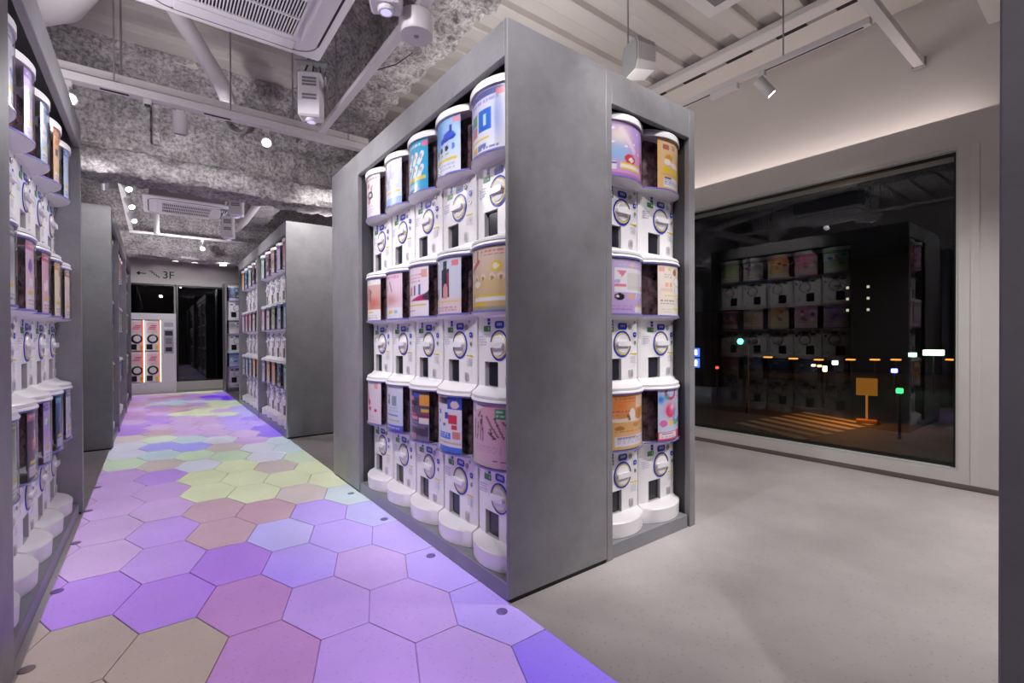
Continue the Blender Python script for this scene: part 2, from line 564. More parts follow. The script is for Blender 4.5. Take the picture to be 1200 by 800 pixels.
# ---- floor studs along both edges of the aisle
stud_me = MB().lathe([(0.021, 0.0), (0.021, 0.002), (0.018, 0.0035)], n=16).mesh('floor_stud', mat('grey_stud', srgb(110, 104, 112), 0.4), True)
for side, xx, ys in (('cabinet of five columns', 1.008, [1.40, 1.96, 2.517, 3.071]), ('left', -0.318, [2.03, 2.59, 3.15, 3.70, 4.25])):
    for k, yy in enumerate(ys):
        o = link('floor_stud', stud_me)
        o.location = (xx, yy, 0.0)
        if xx > 0:
            tag(o, ['small round stud in the floor at the corner of the grey end panel', 'small round stud in the floor, second from the grey end panel corner',
                    'small round stud in the floor, third from the grey end panel corner', 'small round stud in the floor, fourth from the grey end panel corner'][k], 'floor stud', 'studs along the aisle edges')
        else:
            tag(o, 'small round stud in the floor, %s along the cabinet opposite the big one' % ORD[k], 'floor stud', 'studs along the opposite aisle edge')

# ---- walls
struct(MB().box(RX0 - 0.1, RX0, RY0, RY1, 0, DECK + 0.1).build('wall_left', M['wall']))
struct(MB().box(RX0, RX1 + 0.3, RY0 - 0.1, RY0, 0, DECK + 0.1).build('wall_front', M['wall']))
# window wall: lower wall with the opening, cove ledge above it, upper wall set back
WY0, WY1, WZ0, WZ1 = 0.705, 5.2, 0.115, 2.25
LEDGE = 2.45
b = MB()
b.box(WX, RX1, RY0, WY0, 0.04, LEDGE)
b.box(WX, RX1, WY1, RY1, 0.04, LEDGE)
b.box(WX, RX1, WY0, WY1, 0.04, WZ0)
b.box(WX, RX1, WY0, WY1, WZ1, LEDGE)
b.box(RX1, RX1 + 0.1, RY0, RY1, LEDGE - 0.2, DECK + 0.1)
wr = struct(b.build('wall_right', M['wall']))
MB().box(WX - 0.004, WX, WY0 - 0.10, WY0 - 0.06, 0.045, 2.24).build('corner_bead', M['trimw'], wr)
struct(MB().box(WX + 0.02, RX1, RY0, RY1, 0, 0.04).build('baseboard_right', M['base']))
# window: frame and one big pane
w1 = struct(empty('window_1', (WX + 0.10, (WY0 + WY1) / 2, WZ0)))
tag(w1, 'large dark window onto the night street, mirroring the lit shop')
def wbox(name, x0, x1, y0, y1, z0, z1, m):
    o = MB().box(x0, x1, y0, y1, z0, z1).build(name, m, w1)
    o.matrix_parent_inverse = Matrix.Translation(w1.location).inverted()
    return o
fd = mat('black_window_gasket', srgb(18, 20, 19), 0.4)
al = mat('pale_window_reveal', srgb(206, 208, 204), 0.4)
wbox('frame_head', WX + 0.004, WX + 0.12, WY0, WY1, WZ1 - 0.022, WZ1, al)
wbox('frame_sill', WX + 0.004, WX + 0.12, WY0, WY1, WZ0, WZ0 + 0.018, al)
wbox('frame_side', WX + 0.004, WX + 0.12, WY0, WY0 + 0.012, WZ0 + 0.018, WZ1 - 0.022, al)
wbox('frame_side', WX + 0.004, WX + 0.12, WY1 - 0.012, WY1, WZ0 + 0.018, WZ1 - 0.022, al)
wbox('gasket', WX + 0.05, WX + 0.09, WY0 + 0.012, WY0 + 0.03, WZ0 + 0.018, WZ1 - 0.022, fd)
wbox('gasket', WX + 0.05, WX + 0.09, WY0 + 0.03, WY1 - 0.012, WZ0 + 0.018, WZ0 + 0.036, fd)
wbox('gasket', WX + 0.05, WX + 0.09, WY0 + 0.03, WY1 - 0.012, WZ1 - 0.036, WZ1 - 0.022, fd)
pn = MB().add([(WX + 0.07, WY0 + 0.01, WZ0 + 0.015), (WX + 0.07, WY1 - 0.01, WZ0 + 0.015), (WX + 0.07, WY1 - 0.01, WZ1 - 0.02), (WX + 0.07, WY0 + 0.01, WZ1 - 0.02)], [(0, 3, 2, 1)]).build('pane', M['glass'], w1)
pn.matrix_parent_inverse = Matrix.Translation(w1.location).inverted()
# cove light strip lying on the ledge behind the window head
cs = MB().box(WX + 0.09, WX + 0.12, 0.62, WY1, LEDGE, LEDGE + 0.02).build('cove_light_strip', emis('cove_led', srgb(255, 240, 236), 9.0))
tag(cs, 'warm white light strip lying on the ledge above the window', 'light strip')

# back wall with bulkhead, dark glass and sill
b = MB()
BY = 11.5
b.box(RX0, RX1 + 0.3, BY + 0.12, BY + 0.3, 0, DECK)
b.box(RX0, RX1 + 0.3, BY - 0.05, BY + 0.12, 2.085, DECK)
b.box(RX0, RX1 + 0.3, BY - 0.04, BY + 0.12, 0, 0.17)
b.box(1.16, RX1 + 0.3, BY - 0.04, BY + 0.12, 0.17, 2.085)
b.box(RX0, -0.75, BY - 0.04, BY + 0.12, 0.17, 2.085)
wb = struct(b.build('wall_back', M['wall']))
dk = mat('dark_frame', srgb(26, 26, 28), 0.4)
for n, (x0, x1, z0, z1) in enumerate([(0.37, 1.16, 0.17, 2.085), (-0.75, 0.31, 1.50, 2.085)]):
    w = struct(empty('window_%d' % (n + 2), ((x0 + x1) / 2, BY, z0)))
    tag(w, ['tall dark glass panel at the end of the aisle', 'dark glass transom over the white vending cabinet'][n])
    inv = Matrix.Translation(w.location).inverted()
    for (a0, a1, c0, c1) in ((x0 - 0.03, x0, z0, z1), (x1 - 0.012, x1, z0, z1), (x0, x1 - 0.012, z1 - 0.03, z1), (x0, x1 - 0.012, z0, z0 + 0.02)):
        o = MB().box(a0, a1, BY - 0.03, BY + 0.03, c0, c1).build('frame', dk, w); o.matrix_parent_inverse = inv
    o = MB().add([(x0, BY, z0), (x1, BY, z0), (x1, BY, z1), (x0, BY, z1)], [(0, 1, 2, 3)]).build('pane', M['smoke'], w); o.matrix_parent_inverse = inv
    o = MB().box(x0 - 0.03, x1, BY + 0.08, BY + 0.1, z0, z1).build('backing', mat('dark_room_beyond', srgb(20, 20, 22), 0.9), w); o.matrix_parent_inverse = inv

# ---- ceiling: ribbed metal deck with sprayed beams
b = MB()
per, d = 0.332, 0.05
ys, zs = [], []
y = RY0
while y < RY1 + 0.3:
    for oy, oz in ((0, d), (0.012, 0.006), (0.026, 0.0), (0.150, 0.0), (0.164, 0.006), (0.176, d), (0.30, d), (0.320, d)):
        ys.append(y + oy); zs.append(DECK + oz)
    y += per
v, f = [], []
for yy, zz in zip(ys, zs):
    v += [(RX0 - 0.1, yy, zz), (RX1 + 0.2, yy, zz)]
for k in range(len(ys) - 1):
    f.append((2 * k, 2 * k + 2, 2 * k + 3, 2 * k + 1))
b.add(v, f)
b.box(RX0 - 0.1, RX1 + 0.2, RY0 - 0.1, RY1 + 0.3, DECK + 0.1, DECK + 0.2)
ceiling = struct(b.build('ceiling', M['deck']))
tag(ceiling, 'open ceiling of ribbed pale metal deck')

def rough_beam(prof, axis, a0, a1, res=0.035, amp=0.022, parent=None, name='beam', m=None):
    """beam of sprayed fireproofing: profile (across, z) swept along an axis and roughened"""
    pts = []
    for i in range(len(prof) - 1):
        p, q = Vector(prof[i]), Vector(prof[i + 1])
        n = max(1, int((q - p).length / res))
        for k in range(n): pts.append(p.lerp(q, k / n))
    pts.append(Vector(prof[-1]))
    c = sum(pts, Vector((0, 0))) / len(pts)
    nl = max(2, int((a1 - a0) / res))
    v, f = [], []
    for i in range(nl + 1):
        a = a0 + (a1 - a0) * i / nl
        for k, p in enumerate(pts):
            t = (pts[min(k + 1, len(pts) - 1)] - pts[max(k - 1, 0)])
            nn = Vector((t.y, -t.x)); nn.normalize()
            q = Vector((a, p.x, p.y))
            h = noise.noise(q * 3.5) * 0.9 + noise.noise(q * 11) * 0.9 + noise.noise(q * 25) * 0.8
            pp = p + nn * (h * amp)
            v.append((a, pp.x, pp.y) if axis == 'x' else (pp.x, a, pp.y))
    w = len(pts)
    for i in range(nl):
        for k in range(w - 1):
            f.append((i * w + k, i * w + k + 1, (i + 1) * w + k + 1, (i + 1) * w + k))
    o = MB().add(v, f).build(name, m or M['spray'], parent, True)
    return fix_normals(o)
rough_beam([(5.10, 3.50), (5.16, 3.42), (5.24, 3.34), (5.24, 2.64), (5.17, 2.57), (5.05, 2.55), (5.02, 2.50), (5.02, 2.41), (5.06, 2.37), (5.40, 2.37), (5.44, 2.41), (5.44, 2.52), (5.36, 2.58), (5.36, 3.50)],
           'x', RX0, RX1, parent=ceiling, res=0.028, amp=0.026)
rough_beam([(1.10, 3.50), (1.20, 3.40), (1.28, 3.36), (1.27, 3.08), (1.20, 3.02), (1.20, 2.92), (1.56, 2.90), (1.58, 3.00), (1.50, 3.06), (1.48, 3.40), (1.60, 3.50)],
           'y', RY0, 5.2, parent=ceiling, res=0.03, amp=0.03)
rough_beam([(9.62, 3.50), (9.62, 2.50), (9.55, 2.42), (9.60, 2.36), (10.1, 2.36), (10.1, 3.50)], 'x', RX0, RX1, parent=ceiling, res=0.06, amp=0.03)
rough_beam([(1.22, 3.50), (1.22, 2.95), (1.52, 2.95), (1.52, 3.50)], 'y', 5.5, 9.6, parent=ceiling, res=0.06)
MB().box(4.06, RX1, 0.6, RY1, DECK - 0.02, DECK + 0.06).build('soffit', M['wall'], ceiling)
# deep white downstand at the near end of the window bay
MB().box(3.2, RX1, RY0, 0.60, 3.08, DECK + 0.06).build('downstand', M['wall'], ceiling)

# ================================================================== POSTERS (vector drawings sampled on a curved sheet)
class Art:
    def __init__(self, w, h, bg):
        self.U, self.V = np.meshgrid((np.arange(w)) / (w - 1), (np.arange(h)) / (h - 1))
        self.A = np.zeros((h, w, 3)); self.A[:] = np.array(bg) / 255.0
    def put(self, m, c, al=1.0):
        m = (m * al)[..., None]
        self.A[:] = self.A * (1 - m) + np.array(c) / 255.0 * m
    def rect(self, u0, v0, u1, v1, c, al=1.0):
        self.put((self.U >= u0) & (self.U <= u1) & (self.V >= v0) & (self.V <= v1), c, al)
    def ell(self, u, v, ru, rv, c, al=1.0, ring=0.0):
        d = ((self.U - u) / ru) ** 2 + ((self.V - v) / rv) ** 2
        self.put((d <= 1) & (d >= ring * ring), c, al)
    def glow(self, u, v, ru, rv, c, al=1.0):
        d = ((self.U - u) / ru) ** 2 + ((self.V - v) / rv) ** 2
        self.put(np.exp(-d * 1.2), c, al)
    def line(self, u0, v0, u1, v1, w, c, al=1.0):
        du, dv = u1 - u0, v1 - v0
        t = np.clip(((self.U - u0) * du + (self.V - v0) * dv) / (du * du + dv * dv + 1e-9), 0, 1)
        d = np.hypot(self.U - u0 - t * du, (self.V - v0 - t * dv))
        self.put(d <= w, c, al)
    def tri(self, p, c, al=1.0):
        (x0, y0), (x1, y1), (x2, y2) = p
        def s(ax, ay, bx, by): return (bx - ax) * (self.V - ay) - (by - ay) * (self.U - ax)
        a, b_, d = s(x0, y0, x1, y1), s(x1, y1, x2, y2), s(x2, y2, x0, y0)
        self.put(((a >= 0) & (b_ >= 0) & (d >= 0)) | ((a <= 0) & (b_ <= 0) & (d <= 0)), c, al)
    def text(self, u0, v0, u1, v1, c, rows=3, al=0.8, seed=0):
        r = np.random.RandomState(seed + rows * 31)
        h = (v1 - v0) / rows
        for k in range(rows):
            u = u0
            while u < u1 - 0.02:
                w = r.uniform(0.03, 0.11)
                self.rect(u, v0 + k * h + h * 0.25, min(u + w, u1), v0 + k * h + h * 0.75, c, al)
                u += w + 0.03
    def grad(self, c0, c1):
        t = self.V[..., None]
        self.A[:] = np.array(c0) / 255.0 * (1 - t) + np.array(c1) / 255.0 * t

def art_near(key, w=46, h=62):
    WH, NV, YE = (240, 238, 240), (46, 58, 110), (232, 206, 60)
    a = Art(w, h, WH)
    k = key
    if k == 'a_top0':
        a.grad((232, 220, 226), (236, 222, 222)); a.text(.1, .84, .9, .96, (110, 88, 100), 1)
        for u, v in ((.25, .7), (.5, .76), (.72, .68), (.3, .52), (.75, .5), (.55, .38)): a.ell(u, v, .09, .07, (186, 132, 136))
        a.ell(.62, .52, .16, .1, (60, 52, 62)); a.ell(.62, .52, .07, .04, (230, 220, 226)); a.text(.1, .08, .8, .28, (196, 178, 200), 3)
    elif k == 'a_top1':
        a.grad((206, 220, 242), (240, 238, 246)); a.line(.3, .8, .5, .45, .04, (190, 188, 206)); a.line(.65, .85, .55, .5, .05, (206, 200, 220)); a.ell(.72, .62, .08, .1, (168, 170, 196))
        a.rect(.25, .26, .95, .31, YE, .8); a.rect(0, 0, 1, .16, (166, 190, 232)); a.text(.1, .34, .9, .44, (180, 176, 200), 2)
    elif k == 'a_top2':
        a.rect(.32, 0, 1, 1, (60, 170, 212)); a.rect(0, 0, .32, 1, (226, 228, 236))
        for r_ in (.62, .36):
            for u in (.45, .63, .81): a.line(u - .05, r_ - .07, u + .04, r_ + .09, .055, (238, 244, 248)); a.ell(u, r_ + .05, .04, .05, (200, 190, 176))
        a.rect(.85, .84, 1, .95, (238, 130, 160)); a.rect(.25, .21, .95, .27, YE); a.rect(.0, .05, .7, .16, (238, 240, 248), .7); a.text(.4, .86, .8, .95, (238, 250, 255), 1)
    elif k == 'a_top3':
        a.grad((238, 238, 244), (150, 192, 238)); a.glow(.2, .8, .3, .2, (70, 140, 226)); a.glow(.3, .62, .3, .15, (120, 180, 240))
        a.line(.5, .6, .85, .64, .05, (40, 70, 190)); a.ell(.72, .68, .16, .06, (66, 96, 206)); a.rect(.74, .72, .8, .84, (56, 66, 160)); a.rect(.84, .86, .98, .96, (240, 160, 180))
        for n_, u in enumerate((.16, .32, .48, .66)): a.ell(u, .42 + n_ * .012, .055, .05, (34, 34, 42)); a.rect(u - .05, .34, u + .06, .37, (190, 176, 90))
        a.ell(.84, .46, .04, .06, (90, 130, 220)); a.rect(.1, .22, .92, .27, YE); a.text(.15, .06, .9, .18, (190, 186, 214), 2)
    elif k == 'a_top4':
        a.grad((236, 236, 244), (206, 206, 236)); a.rect(0, .86, 1, .96, (70, 74, 140), .85); a.text(.1, .76, .9, .84, (150, 140, 190), 1); a.rect(.86, .82, 1, .92, (230, 120, 130))
        a.rect(.02, .46, .2, .62, (110, 160, 214)); a.rect(.22, .48, .42, .66, (110, 160, 120)); a.rect(.05, .28, .2, .42, (230, 176, 140)); a.rect(.22, .3, .42, .46, (196, 120, 120))
        a.rect(.46, .34, .76, .68, (46, 110, 206)); a.rect(.58, .42, .66, .6, (190, 220, 240)); a.glow(.88, .5, .1, .3, (170, 186, 236))
        a.rect(.15, .2, .72, .23, YE); a.text(.1, .02, .9, .1, (90, 96, 180), 1); a.rect(.2, .06, .4, .14, (240, 186, 60)); a.rect(.44, .08, .66, .14, (120, 130, 190))
    elif k == 'a_mid0':
        a.grad((206, 150, 140), (214, 180, 172)); a.rect(0, .84, 1, 1, (236, 232, 230)); a.line(.45, .5, .52, .74, .03, (70, 40, 46)); a.line(.6, .46, .62, .7, .03, (96, 56, 56)); a.glow(.75, .4, .25, .15, (196, 110, 96))
        a.rect(0, 0, 1, .26, (236, 232, 232)); a.rect(.2, .17, .75, .2, YE); a.text(.1, .03, .9, .14, (190, 180, 186), 2)
    elif k == 'a_mid1':
        a.grad((236, 214, 224), (236, 210, 222)); a.glow(.6, .4, .3, .14, (206, 146, 150)); a.glow(.1, .35, .12, .2, (228, 90, 150)); a.line(.35, .75, .4, .62, .03, (150, 150, 150)); a.line(.55, .8, .65, .6, .03, (170, 150, 160))
        a.rect(0, 0, 1, .24, (234, 230, 238)); a.rect(.5, .1, .68, .18, (240, 196, 50)); a.rect(.74, .1, .86, .18, (160, 190, 230)); a.text(.1, .86, .9, .96, (220, 130, 170), 1)
    elif k == 'a_mid2':
        a.grad((240, 232, 240), (244, 226, 236)); a.text(.15, .66, .8, .86, (220, 150, 180), 3)
        for u, c in ((.12, (140, 190, 200)), (.26, (214, 120, 120)), (.38, (170, 60, 90)), (.54, (96, 60, 130)), (.72, (60, 110, 180))): a.rect(u, .42, u + .08, .42 + .14 + u * .1, c)
        a.tri([(.3, .3), (.98, .46), (.98, .3)], (190, 40, 110)); a.tri([(.8, .36), (1, .5), (1, .3)], (70, 60, 80)); a.rect(.82, .76, .97, .92, (222, 170, 150)); a.rect(.15, .2, .95, .23, YE, .9); a.rect(.05, .1, .6, .125, (232, 110, 100)); a.ell(.12, .33, .06, .03, (130, 100, 190))
    elif k == 'a_mid3':
        a.grad((226, 224, 234), (216, 222, 238)); a.rect(.46, .28, .72, .8, (40, 44, 66)); a.rect(.53, .8, .66, .94, (46, 50, 70)); a.line(.6, .3, .6, .46, .07, (232, 150, 156)); a.rect(.66, .5, .72, .75, (150, 50, 70)); a.rect(.54, .82, .64, .84, (120, 130, 150))
        a.rect(.22, .28, .28, .46, (54, 56, 70)); a.rect(.26, .5, .32, .72, (190, 188, 204)); a.rect(.8, .84, .95, .95, (238, 130, 140)); a.rect(0, .16, 1, .27, (236, 214, 208)); a.rect(.05, .2, .95, .225, YE, .9); a.rect(0, 0, 1, .16, (236, 214, 222)); a.text(.2, .03, .9, .13, (206, 150, 170), 2); a.rect(.15, .06, .3, .14, (180, 206, 190))
    elif k == 'a_mid4':
        a.grad((214, 180, 130), (226, 206, 190)); a.rect(.0, .3, 1, .5, (220, 190, 140)); a.line(.15, .64, .42, .78, .035, (190, 60, 70)); a.rect(.36, .74, .42, .96, (200, 90, 100)); a.text(.5, .84, .95, .96, (206, 110, 110), 2)
        a.ell(.82, .68, .1, .08, (236, 206, 50)); a.ell(.82, .68, .055, .045, (240, 236, 220))
        for u in (.15, .35, .55, .75, .9): a.ell(u, .52, .06, .06, (236, 216, 190)); a.ell(u, .5, .03, .03, (176, 136, 100))
        a.ell(.38, .42, .1, .05, (240, 236, 230)); a.rect(.24, .16, .98, .24, YE); a.rect(.28, .14, .96, .21, (238, 236, 238)); a.rect(.12, .08, .6, .12, (240, 196, 40)); a.rect(0, 0, 1, .06, (170, 166, 140)); a.rect(.02, .12, .2, .22, (206, 190, 180))
    elif k == 'a_bot0':
        a.grad((234, 214, 226), (238, 224, 234)); a.line(.3, .8, .45, .5, .07, (206, 60, 90)); a.ell(.45, .5, .12, .08, (196, 40, 80)); a.rect(.4, .3, .6, .38, (200, 90, 120)); a.rect(.76, .28, .86, .36, (214, 60, 90)); a.text(.3, .06, .8, .2, (220, 190, 200), 2); a.rect(.76, .84, .9, .96, (236, 160, 150))
    elif k == 'a_bot1':
        a.grad((206, 214, 240), (232, 232, 244)); a.rect(.36, .58, .52, .8, (70, 100, 150)); a.rect(.64, .56, .82, .78, (150, 160, 180)); a.ell(.44, .72, .04, .04, (226, 200, 190)); a.rect(.3, .33, .85, .37, (96, 136, 200)); a.rect(.3, .22, .9, .25, (216, 196, 110)); a.rect(.2, 0, 1, .14, (96, 96, 206)); a.text(.3, .04, .9, .1, (220, 220, 246), 1); a.text(.3, .42, .85, .54, (176, 186, 214), 2)
    elif k == 'a_bot2':
        a.grad((120, 112, 146), (84, 70, 92)); a.rect(0, 0, .28, 1, (196, 196, 226)); r = np.random.RandomState(5)
        for c, u, v, du, dv in (((236, 60, 160), .32, .66, .16, .05), ((60, 96, 196), .5, .86, .26, .09), ((236, 160, 70), .74, .72, .26, .2), ((230, 180, 60), .78, .58, .2, .06), ((226, 130, 160), .3, .8, .22, .07), ((40, 34, 60), .36, .7, .3, .1), ((206, 80, 110), .3, .5, .34, .05), ((226, 140, 180), .38, .42, .3, .06), ((232, 222, 216), .72, .36, .26, .1), ((150, 40, 60), .74, .48, .24, .06), ((70, 60, 84), .3, .1, .66, .2), ((120, 96, 140), .4, .26, .5, .06), ((196, 130, 160), .34, .02, .26, .12)):
            a.rect(u, v, u + du, v + dv, c)
        a.text(.3, .28, .7, .4, (170, 150, 190), 2)
    elif k == 'a_bot3':
        a.grad((232, 232, 246), (238, 232, 242)); a.rect(.1, .86, .7, .98, (60, 56, 80)); a.rect(.05, .88, .3, 1, (226, 90, 120)); a.rect(.66, .78, 1, 1, (56, 80, 196)); a.ell(.84, .86, .1, .07, (238, 206, 206))
        for u, v, du, dv, c in ((.3, .66, .1, .08, (50, 70, 180)), (.56, .6, .12, .12, (60, 80, 190)), (.68, .52, .22, .16, (220, 50, 80)), (.3, .5, .06, .07, (70, 90, 200)), (.5, .46, .08, .06, (60, 84, 190)), (.76, .42, .14, .08, (226, 60, 80)), (.34, .24, .4, .12, (70, 120, 220)), (.8, .26, .16, .12, (226, 140, 130)), (.3, .0, .7, .1, (80, 120, 224)), (.3, .16, .68, .03, (226, 190, 150))): a.rect(u, v, u + du, v + dv, c)
        a.text(.34, .26, .72, .34, (220, 230, 250), 2); a.text(.06, .62, .28, .8, (226, 160, 180), 3)
    elif k == 'a_bot4':
        a.grad((232, 196, 216), (234, 178, 196)); a.rect(0, 0, .22, 1, (226, 214, 226)); a.tri([(.22, .98), (.6, .94), (.26, .86)], (236, 232, 236)); a.line(.24, .98, .26, .86, .02, (50, 44, 50))
        for u0, u1, v0, v1 in ((.28, .28, .42, .72), (.36, .4, .42, .68), (.46, .48, .42, .74), (.54, .5, .42, .8), (.62, .84, .8, .5), (.66, .8, .56, .46), (.78, .94, .78, .48), (.4, .46, .78, .86), (.92, .99, .74, .66), (.7, .76, .6, .46)): a.line(u0, v0, u1, v1, .014, (92, 62, 74))
        a.rect(.8, .78, .97, .94, (70, 150, 110)); a.text(.82, .8, .95, .92, (226, 240, 232), 2); a.text(.3, .22, .9, .34, (206, 160, 186), 3); a.rect(.74, .1, .84, .12, (110, 50, 70)); a.rect(.88, .1, .96, .12, (140, 60, 80)); a.glow(.1, .12, .2, .08, (222, 220, 200))
    elif k == 'e_top0':
        a.grad((214, 160, 210), (180, 150, 220)); a.glow(.3, .72, .28, .25, (244, 226, 206)); a.glow(.25, .42, .3, .2, (150, 190, 226)); a.glow(.8, .75, .25, .25, (206, 170, 236)); a.glow(.85, .3, .2, .2, (240, 150, 190)); a.line(.3, .85, .6, .5, .05, (246, 226, 232), .7)
        a.ell(.5, .33, .13, .09, (206, 70, 76)); a.ell(.52, .32, .06, .045, (240, 226, 226)); a.rect(.28, .12, .78, .26, (236, 200, 70)); a.rect(.28, .15, .78, .22, (244, 234, 220)); a.rect(.02, .1, .22, .26, (236, 230, 244)); a.text(.04, .18, .22, .25, (90, 50, 130), 1); a.ell(.88, .3, .06, .08, (120, 60, 90)); a.rect(0, 0, 1, .06, (196, 120, 190))
        for u, v in ((.15, .6), (.6, .62), (.75, .48), (.4, .55), (.15, .85), (.7, .85)): a.ell(u, v, .03, .02, (250, 240, 246))
    elif k == 'e_top1':
        a.grad((236, 190, 120), (238, 206, 160)); a.rect(.0, 0, .08, 1, (240, 196, 130)); a.rect(.14, .78, .34, .88, (190, 110, 100)); a.rect(.46, .8, .62, .9, (200, 150, 140)); a.rect(.72, .76, .9, .84, (246, 226, 190)); a.text(.1, .9, .9, .98, (246, 160, 120), 1)
        a.ell(.35, .62, .14, .07, (232, 160, 60)); a.ell(.3, .54, .12, .06, (246, 240, 230)); a.ell(.84, .6, .1, .1, (226, 160, 50)); a.ell(.6, .5, .2, .05, (248, 234, 230))
        for u in (.25, .5, .72, .9): a.ell(u, .38, .1, .06, (246, 206, 40))
        a.rect(.1, .28, 1, .3, (236, 160, 60)); a.rect(.16, .04, .78, .24, (240, 236, 238)); a.text(.2, .08, .74, .2, (150, 150, 190), 3); a.rect(.18, .21, .44, .23, (70, 80, 150))
    elif k == 'e_mid0':
        a.grad((196, 166, 214), (206, 186, 226)); a.rect(.1, .38, .92, .82, (238, 234, 236)); a.text(.1, .86, .8, .96, (226, 210, 236), 2); a.ell(.5, .88, .06, .03, (232, 206, 160))
        a.tri([(.14, .78), (.36, .78), (.25, .66)], (232, 130, 160)); a.rect(.36, .44, .84, .74, (220, 214, 212)); a.text(.4, .44, .8, .52, (200, 210, 196), 1); a.ell(.16, .58, .06, .04, (196, 180, 220)); a.rect(.1, .48, .34, .53, (228, 130, 150)); a.rect(.84, .44, .94, .52, (238, 160, 180))
        a.ell(.2, .3, .1, .065, (26, 24, 34)); a.ell(.16, .31, .03, .02, (240, 240, 240)); a.ell(.48, .31, .09, .05, (226, 180, 140)); a.line(.62, .28, .66, .36, .02, (220, 220, 240)); a.line(.72, .28, .78, .36, .02, (220, 220, 240)); a.rect(.64, .12, .96, .15, (236, 210, 70)); a.rect(.6, .02, .96, .12, (232, 226, 240)); a.text(.06, .04, .5, .16, (160, 126, 196), 2)
    elif k == 'e_mid1':
        a.grad((238, 228, 216), (240, 226, 210)); a.rect(.04, .86, .18, .95, (238, 170, 160)); a.ell(.36, .9, .05, .03, (226, 210, 110)); a.ell(.6, .86, .1, .07, (168, 120, 80)); a.ell(.92, .8, .08, .08, (180, 136, 96))
        a.ell(.76, .68, .2, .1, (246, 244, 242)); a.ell(.76, .68, .2, .1, (90, 80, 76), 1, .93); a.ell(.76, .5, .17, .1, (246, 244, 242)); a.ell(.76, .5, .17, .1, (96, 86, 80), 1, .93)
        a.text(.2, .74, .46, .82, (150, 140, 140), 2); a.rect(.22, .56, .32, .64, (236, 186, 150)); a.rect(.36, .56, .46, .64, (232, 176, 140)); a.rect(.08, .46, .5, .53, (236, 206, 190)); a.text(.2, .36, .7, .42, (236, 206, 100), 1)
        a.text(.08, .2, .6, .32, (130, 120, 124), 2); a.ell(.9, .28, .08, .09, (110, 80, 70)); a.ell(.9, .27, .05, .06, (244, 240, 236)); a.rect(.5, .1, .86, .15, (238, 220, 120)); a.text(.1, .04, .45, .14, (190, 180, 180), 2)
    elif k == 'e_bot0':
        a.grad((240, 200, 140), (232, 150, 90)); a.text(.1, .84, .7, .96, (200, 90, 60), 2); a.rect(.62, .74, .94, .96, (244, 214, 180)); a.glow(.2, .8, .15, .1, (236, 130, 60)); a.text(.05, .6, .5, .72, (226, 70, 90), 2)
        a.ell(.3, .6, .16, .09, (226, 150, 90)); a.rect(.04, .5, .94, .56, (246, 236, 226), .8); a.ell(.74, .62, .17, .1, (214, 140, 70)); a.ell(.5, .62, .09, .12, (246, 240, 234)); a.line(.42, .55, .38, .62, .03, (150, 96, 60))
        a.ell(.2, .39, .1, .04, (190, 130, 60)); a.ell(.62, .43, .1, .04, (200, 140, 70)); a.text(.1, .31, .9, .35, (176, 120, 60), 1); a.rect(.1, .06, .96, .24, (240, 234, 240)); a.text(.14, .09, .9, .21, (176, 166, 196), 3); a.rect(.14, .2, .6, .22, (96, 76, 150))
    elif k == 'e_bot1':
        a.grad((214, 222, 240), (196, 212, 238)); a.ell(.4, .94, .22, .14, (224, 50, 96), 1, .62); a.glow(.4, .6, .2, .16, (226, 60, 110)); a.ell(.4, .58, .17, .13, (232, 70, 120), 1, .5); a.glow(.46, .66, .1, .08, (246, 210, 226)); a.glow(.08, .82, .1, .08, (60, 120, 220)); a.glow(.26, .86, .1, .06, (70, 170, 170)); a.line(.5, .35, .6, .6, .03, (110, 150, 226))
        a.text(.7, .62, .92, .8, (240, 244, 250), 2); a.rect(.66, .84, .92, .86, (226, 120, 160)); a.ell(.16, .34, .12, .07, (226, 120, 180)); a.ell(.42, .34, .1, .06, (236, 206, 120)); a.ell(.62, .34, .1, .06, (110, 190, 150)); a.ell(.82, .36, .1, .07, (120, 130, 220)); a.rect(0, .0, 1, .18, (232, 84, 130)); a.rect(.04, .04, .66, .16, (244, 236, 242)); a.rect(.1, .12, .5, .14, (150, 40, 70)); a.text(.1, .05, .6, .1, (190, 180, 200), 1)
    return a.A

PALS = [((236, 214, 226), (206, 90, 140), (120, 90, 180)), ((206, 222, 242), (70, 120, 206), (236, 196, 60)), ((240, 226, 196), (214, 130, 60), (176, 70, 60)),
        ((214, 236, 220), (60, 150, 110), (230, 120, 130)), ((226, 214, 240), (140, 90, 196), (240, 170, 190)), ((240, 236, 232), (60, 60, 76), (206, 60, 70)),
        ((186, 216, 236), (40, 90, 170), (240, 240, 246)), ((246, 206, 160), (226, 120, 40), (90, 60, 50)), ((96, 86, 110), (236, 140, 170), (240, 206, 90)),
        ((232, 190, 206), (196, 60, 96), (246, 236, 236)), ((200, 210, 180), (110, 140, 70), (226, 190, 80)), ((230, 230, 240), (120, 130, 160), (90, 110, 200)),
        ((64, 76, 120), (120, 190, 230), (236, 220, 120)), ((240, 214, 206), (150, 96, 80), (216, 170, 120))]
PNAMES = ['pink and purple', 'pale blue', 'cream and orange', 'mint green', 'lilac', 'white and black', 'sky blue', 'orange', 'dark plum', 'rose pink', 'olive green', 'silver grey', 'navy blue', 'brown and beige']
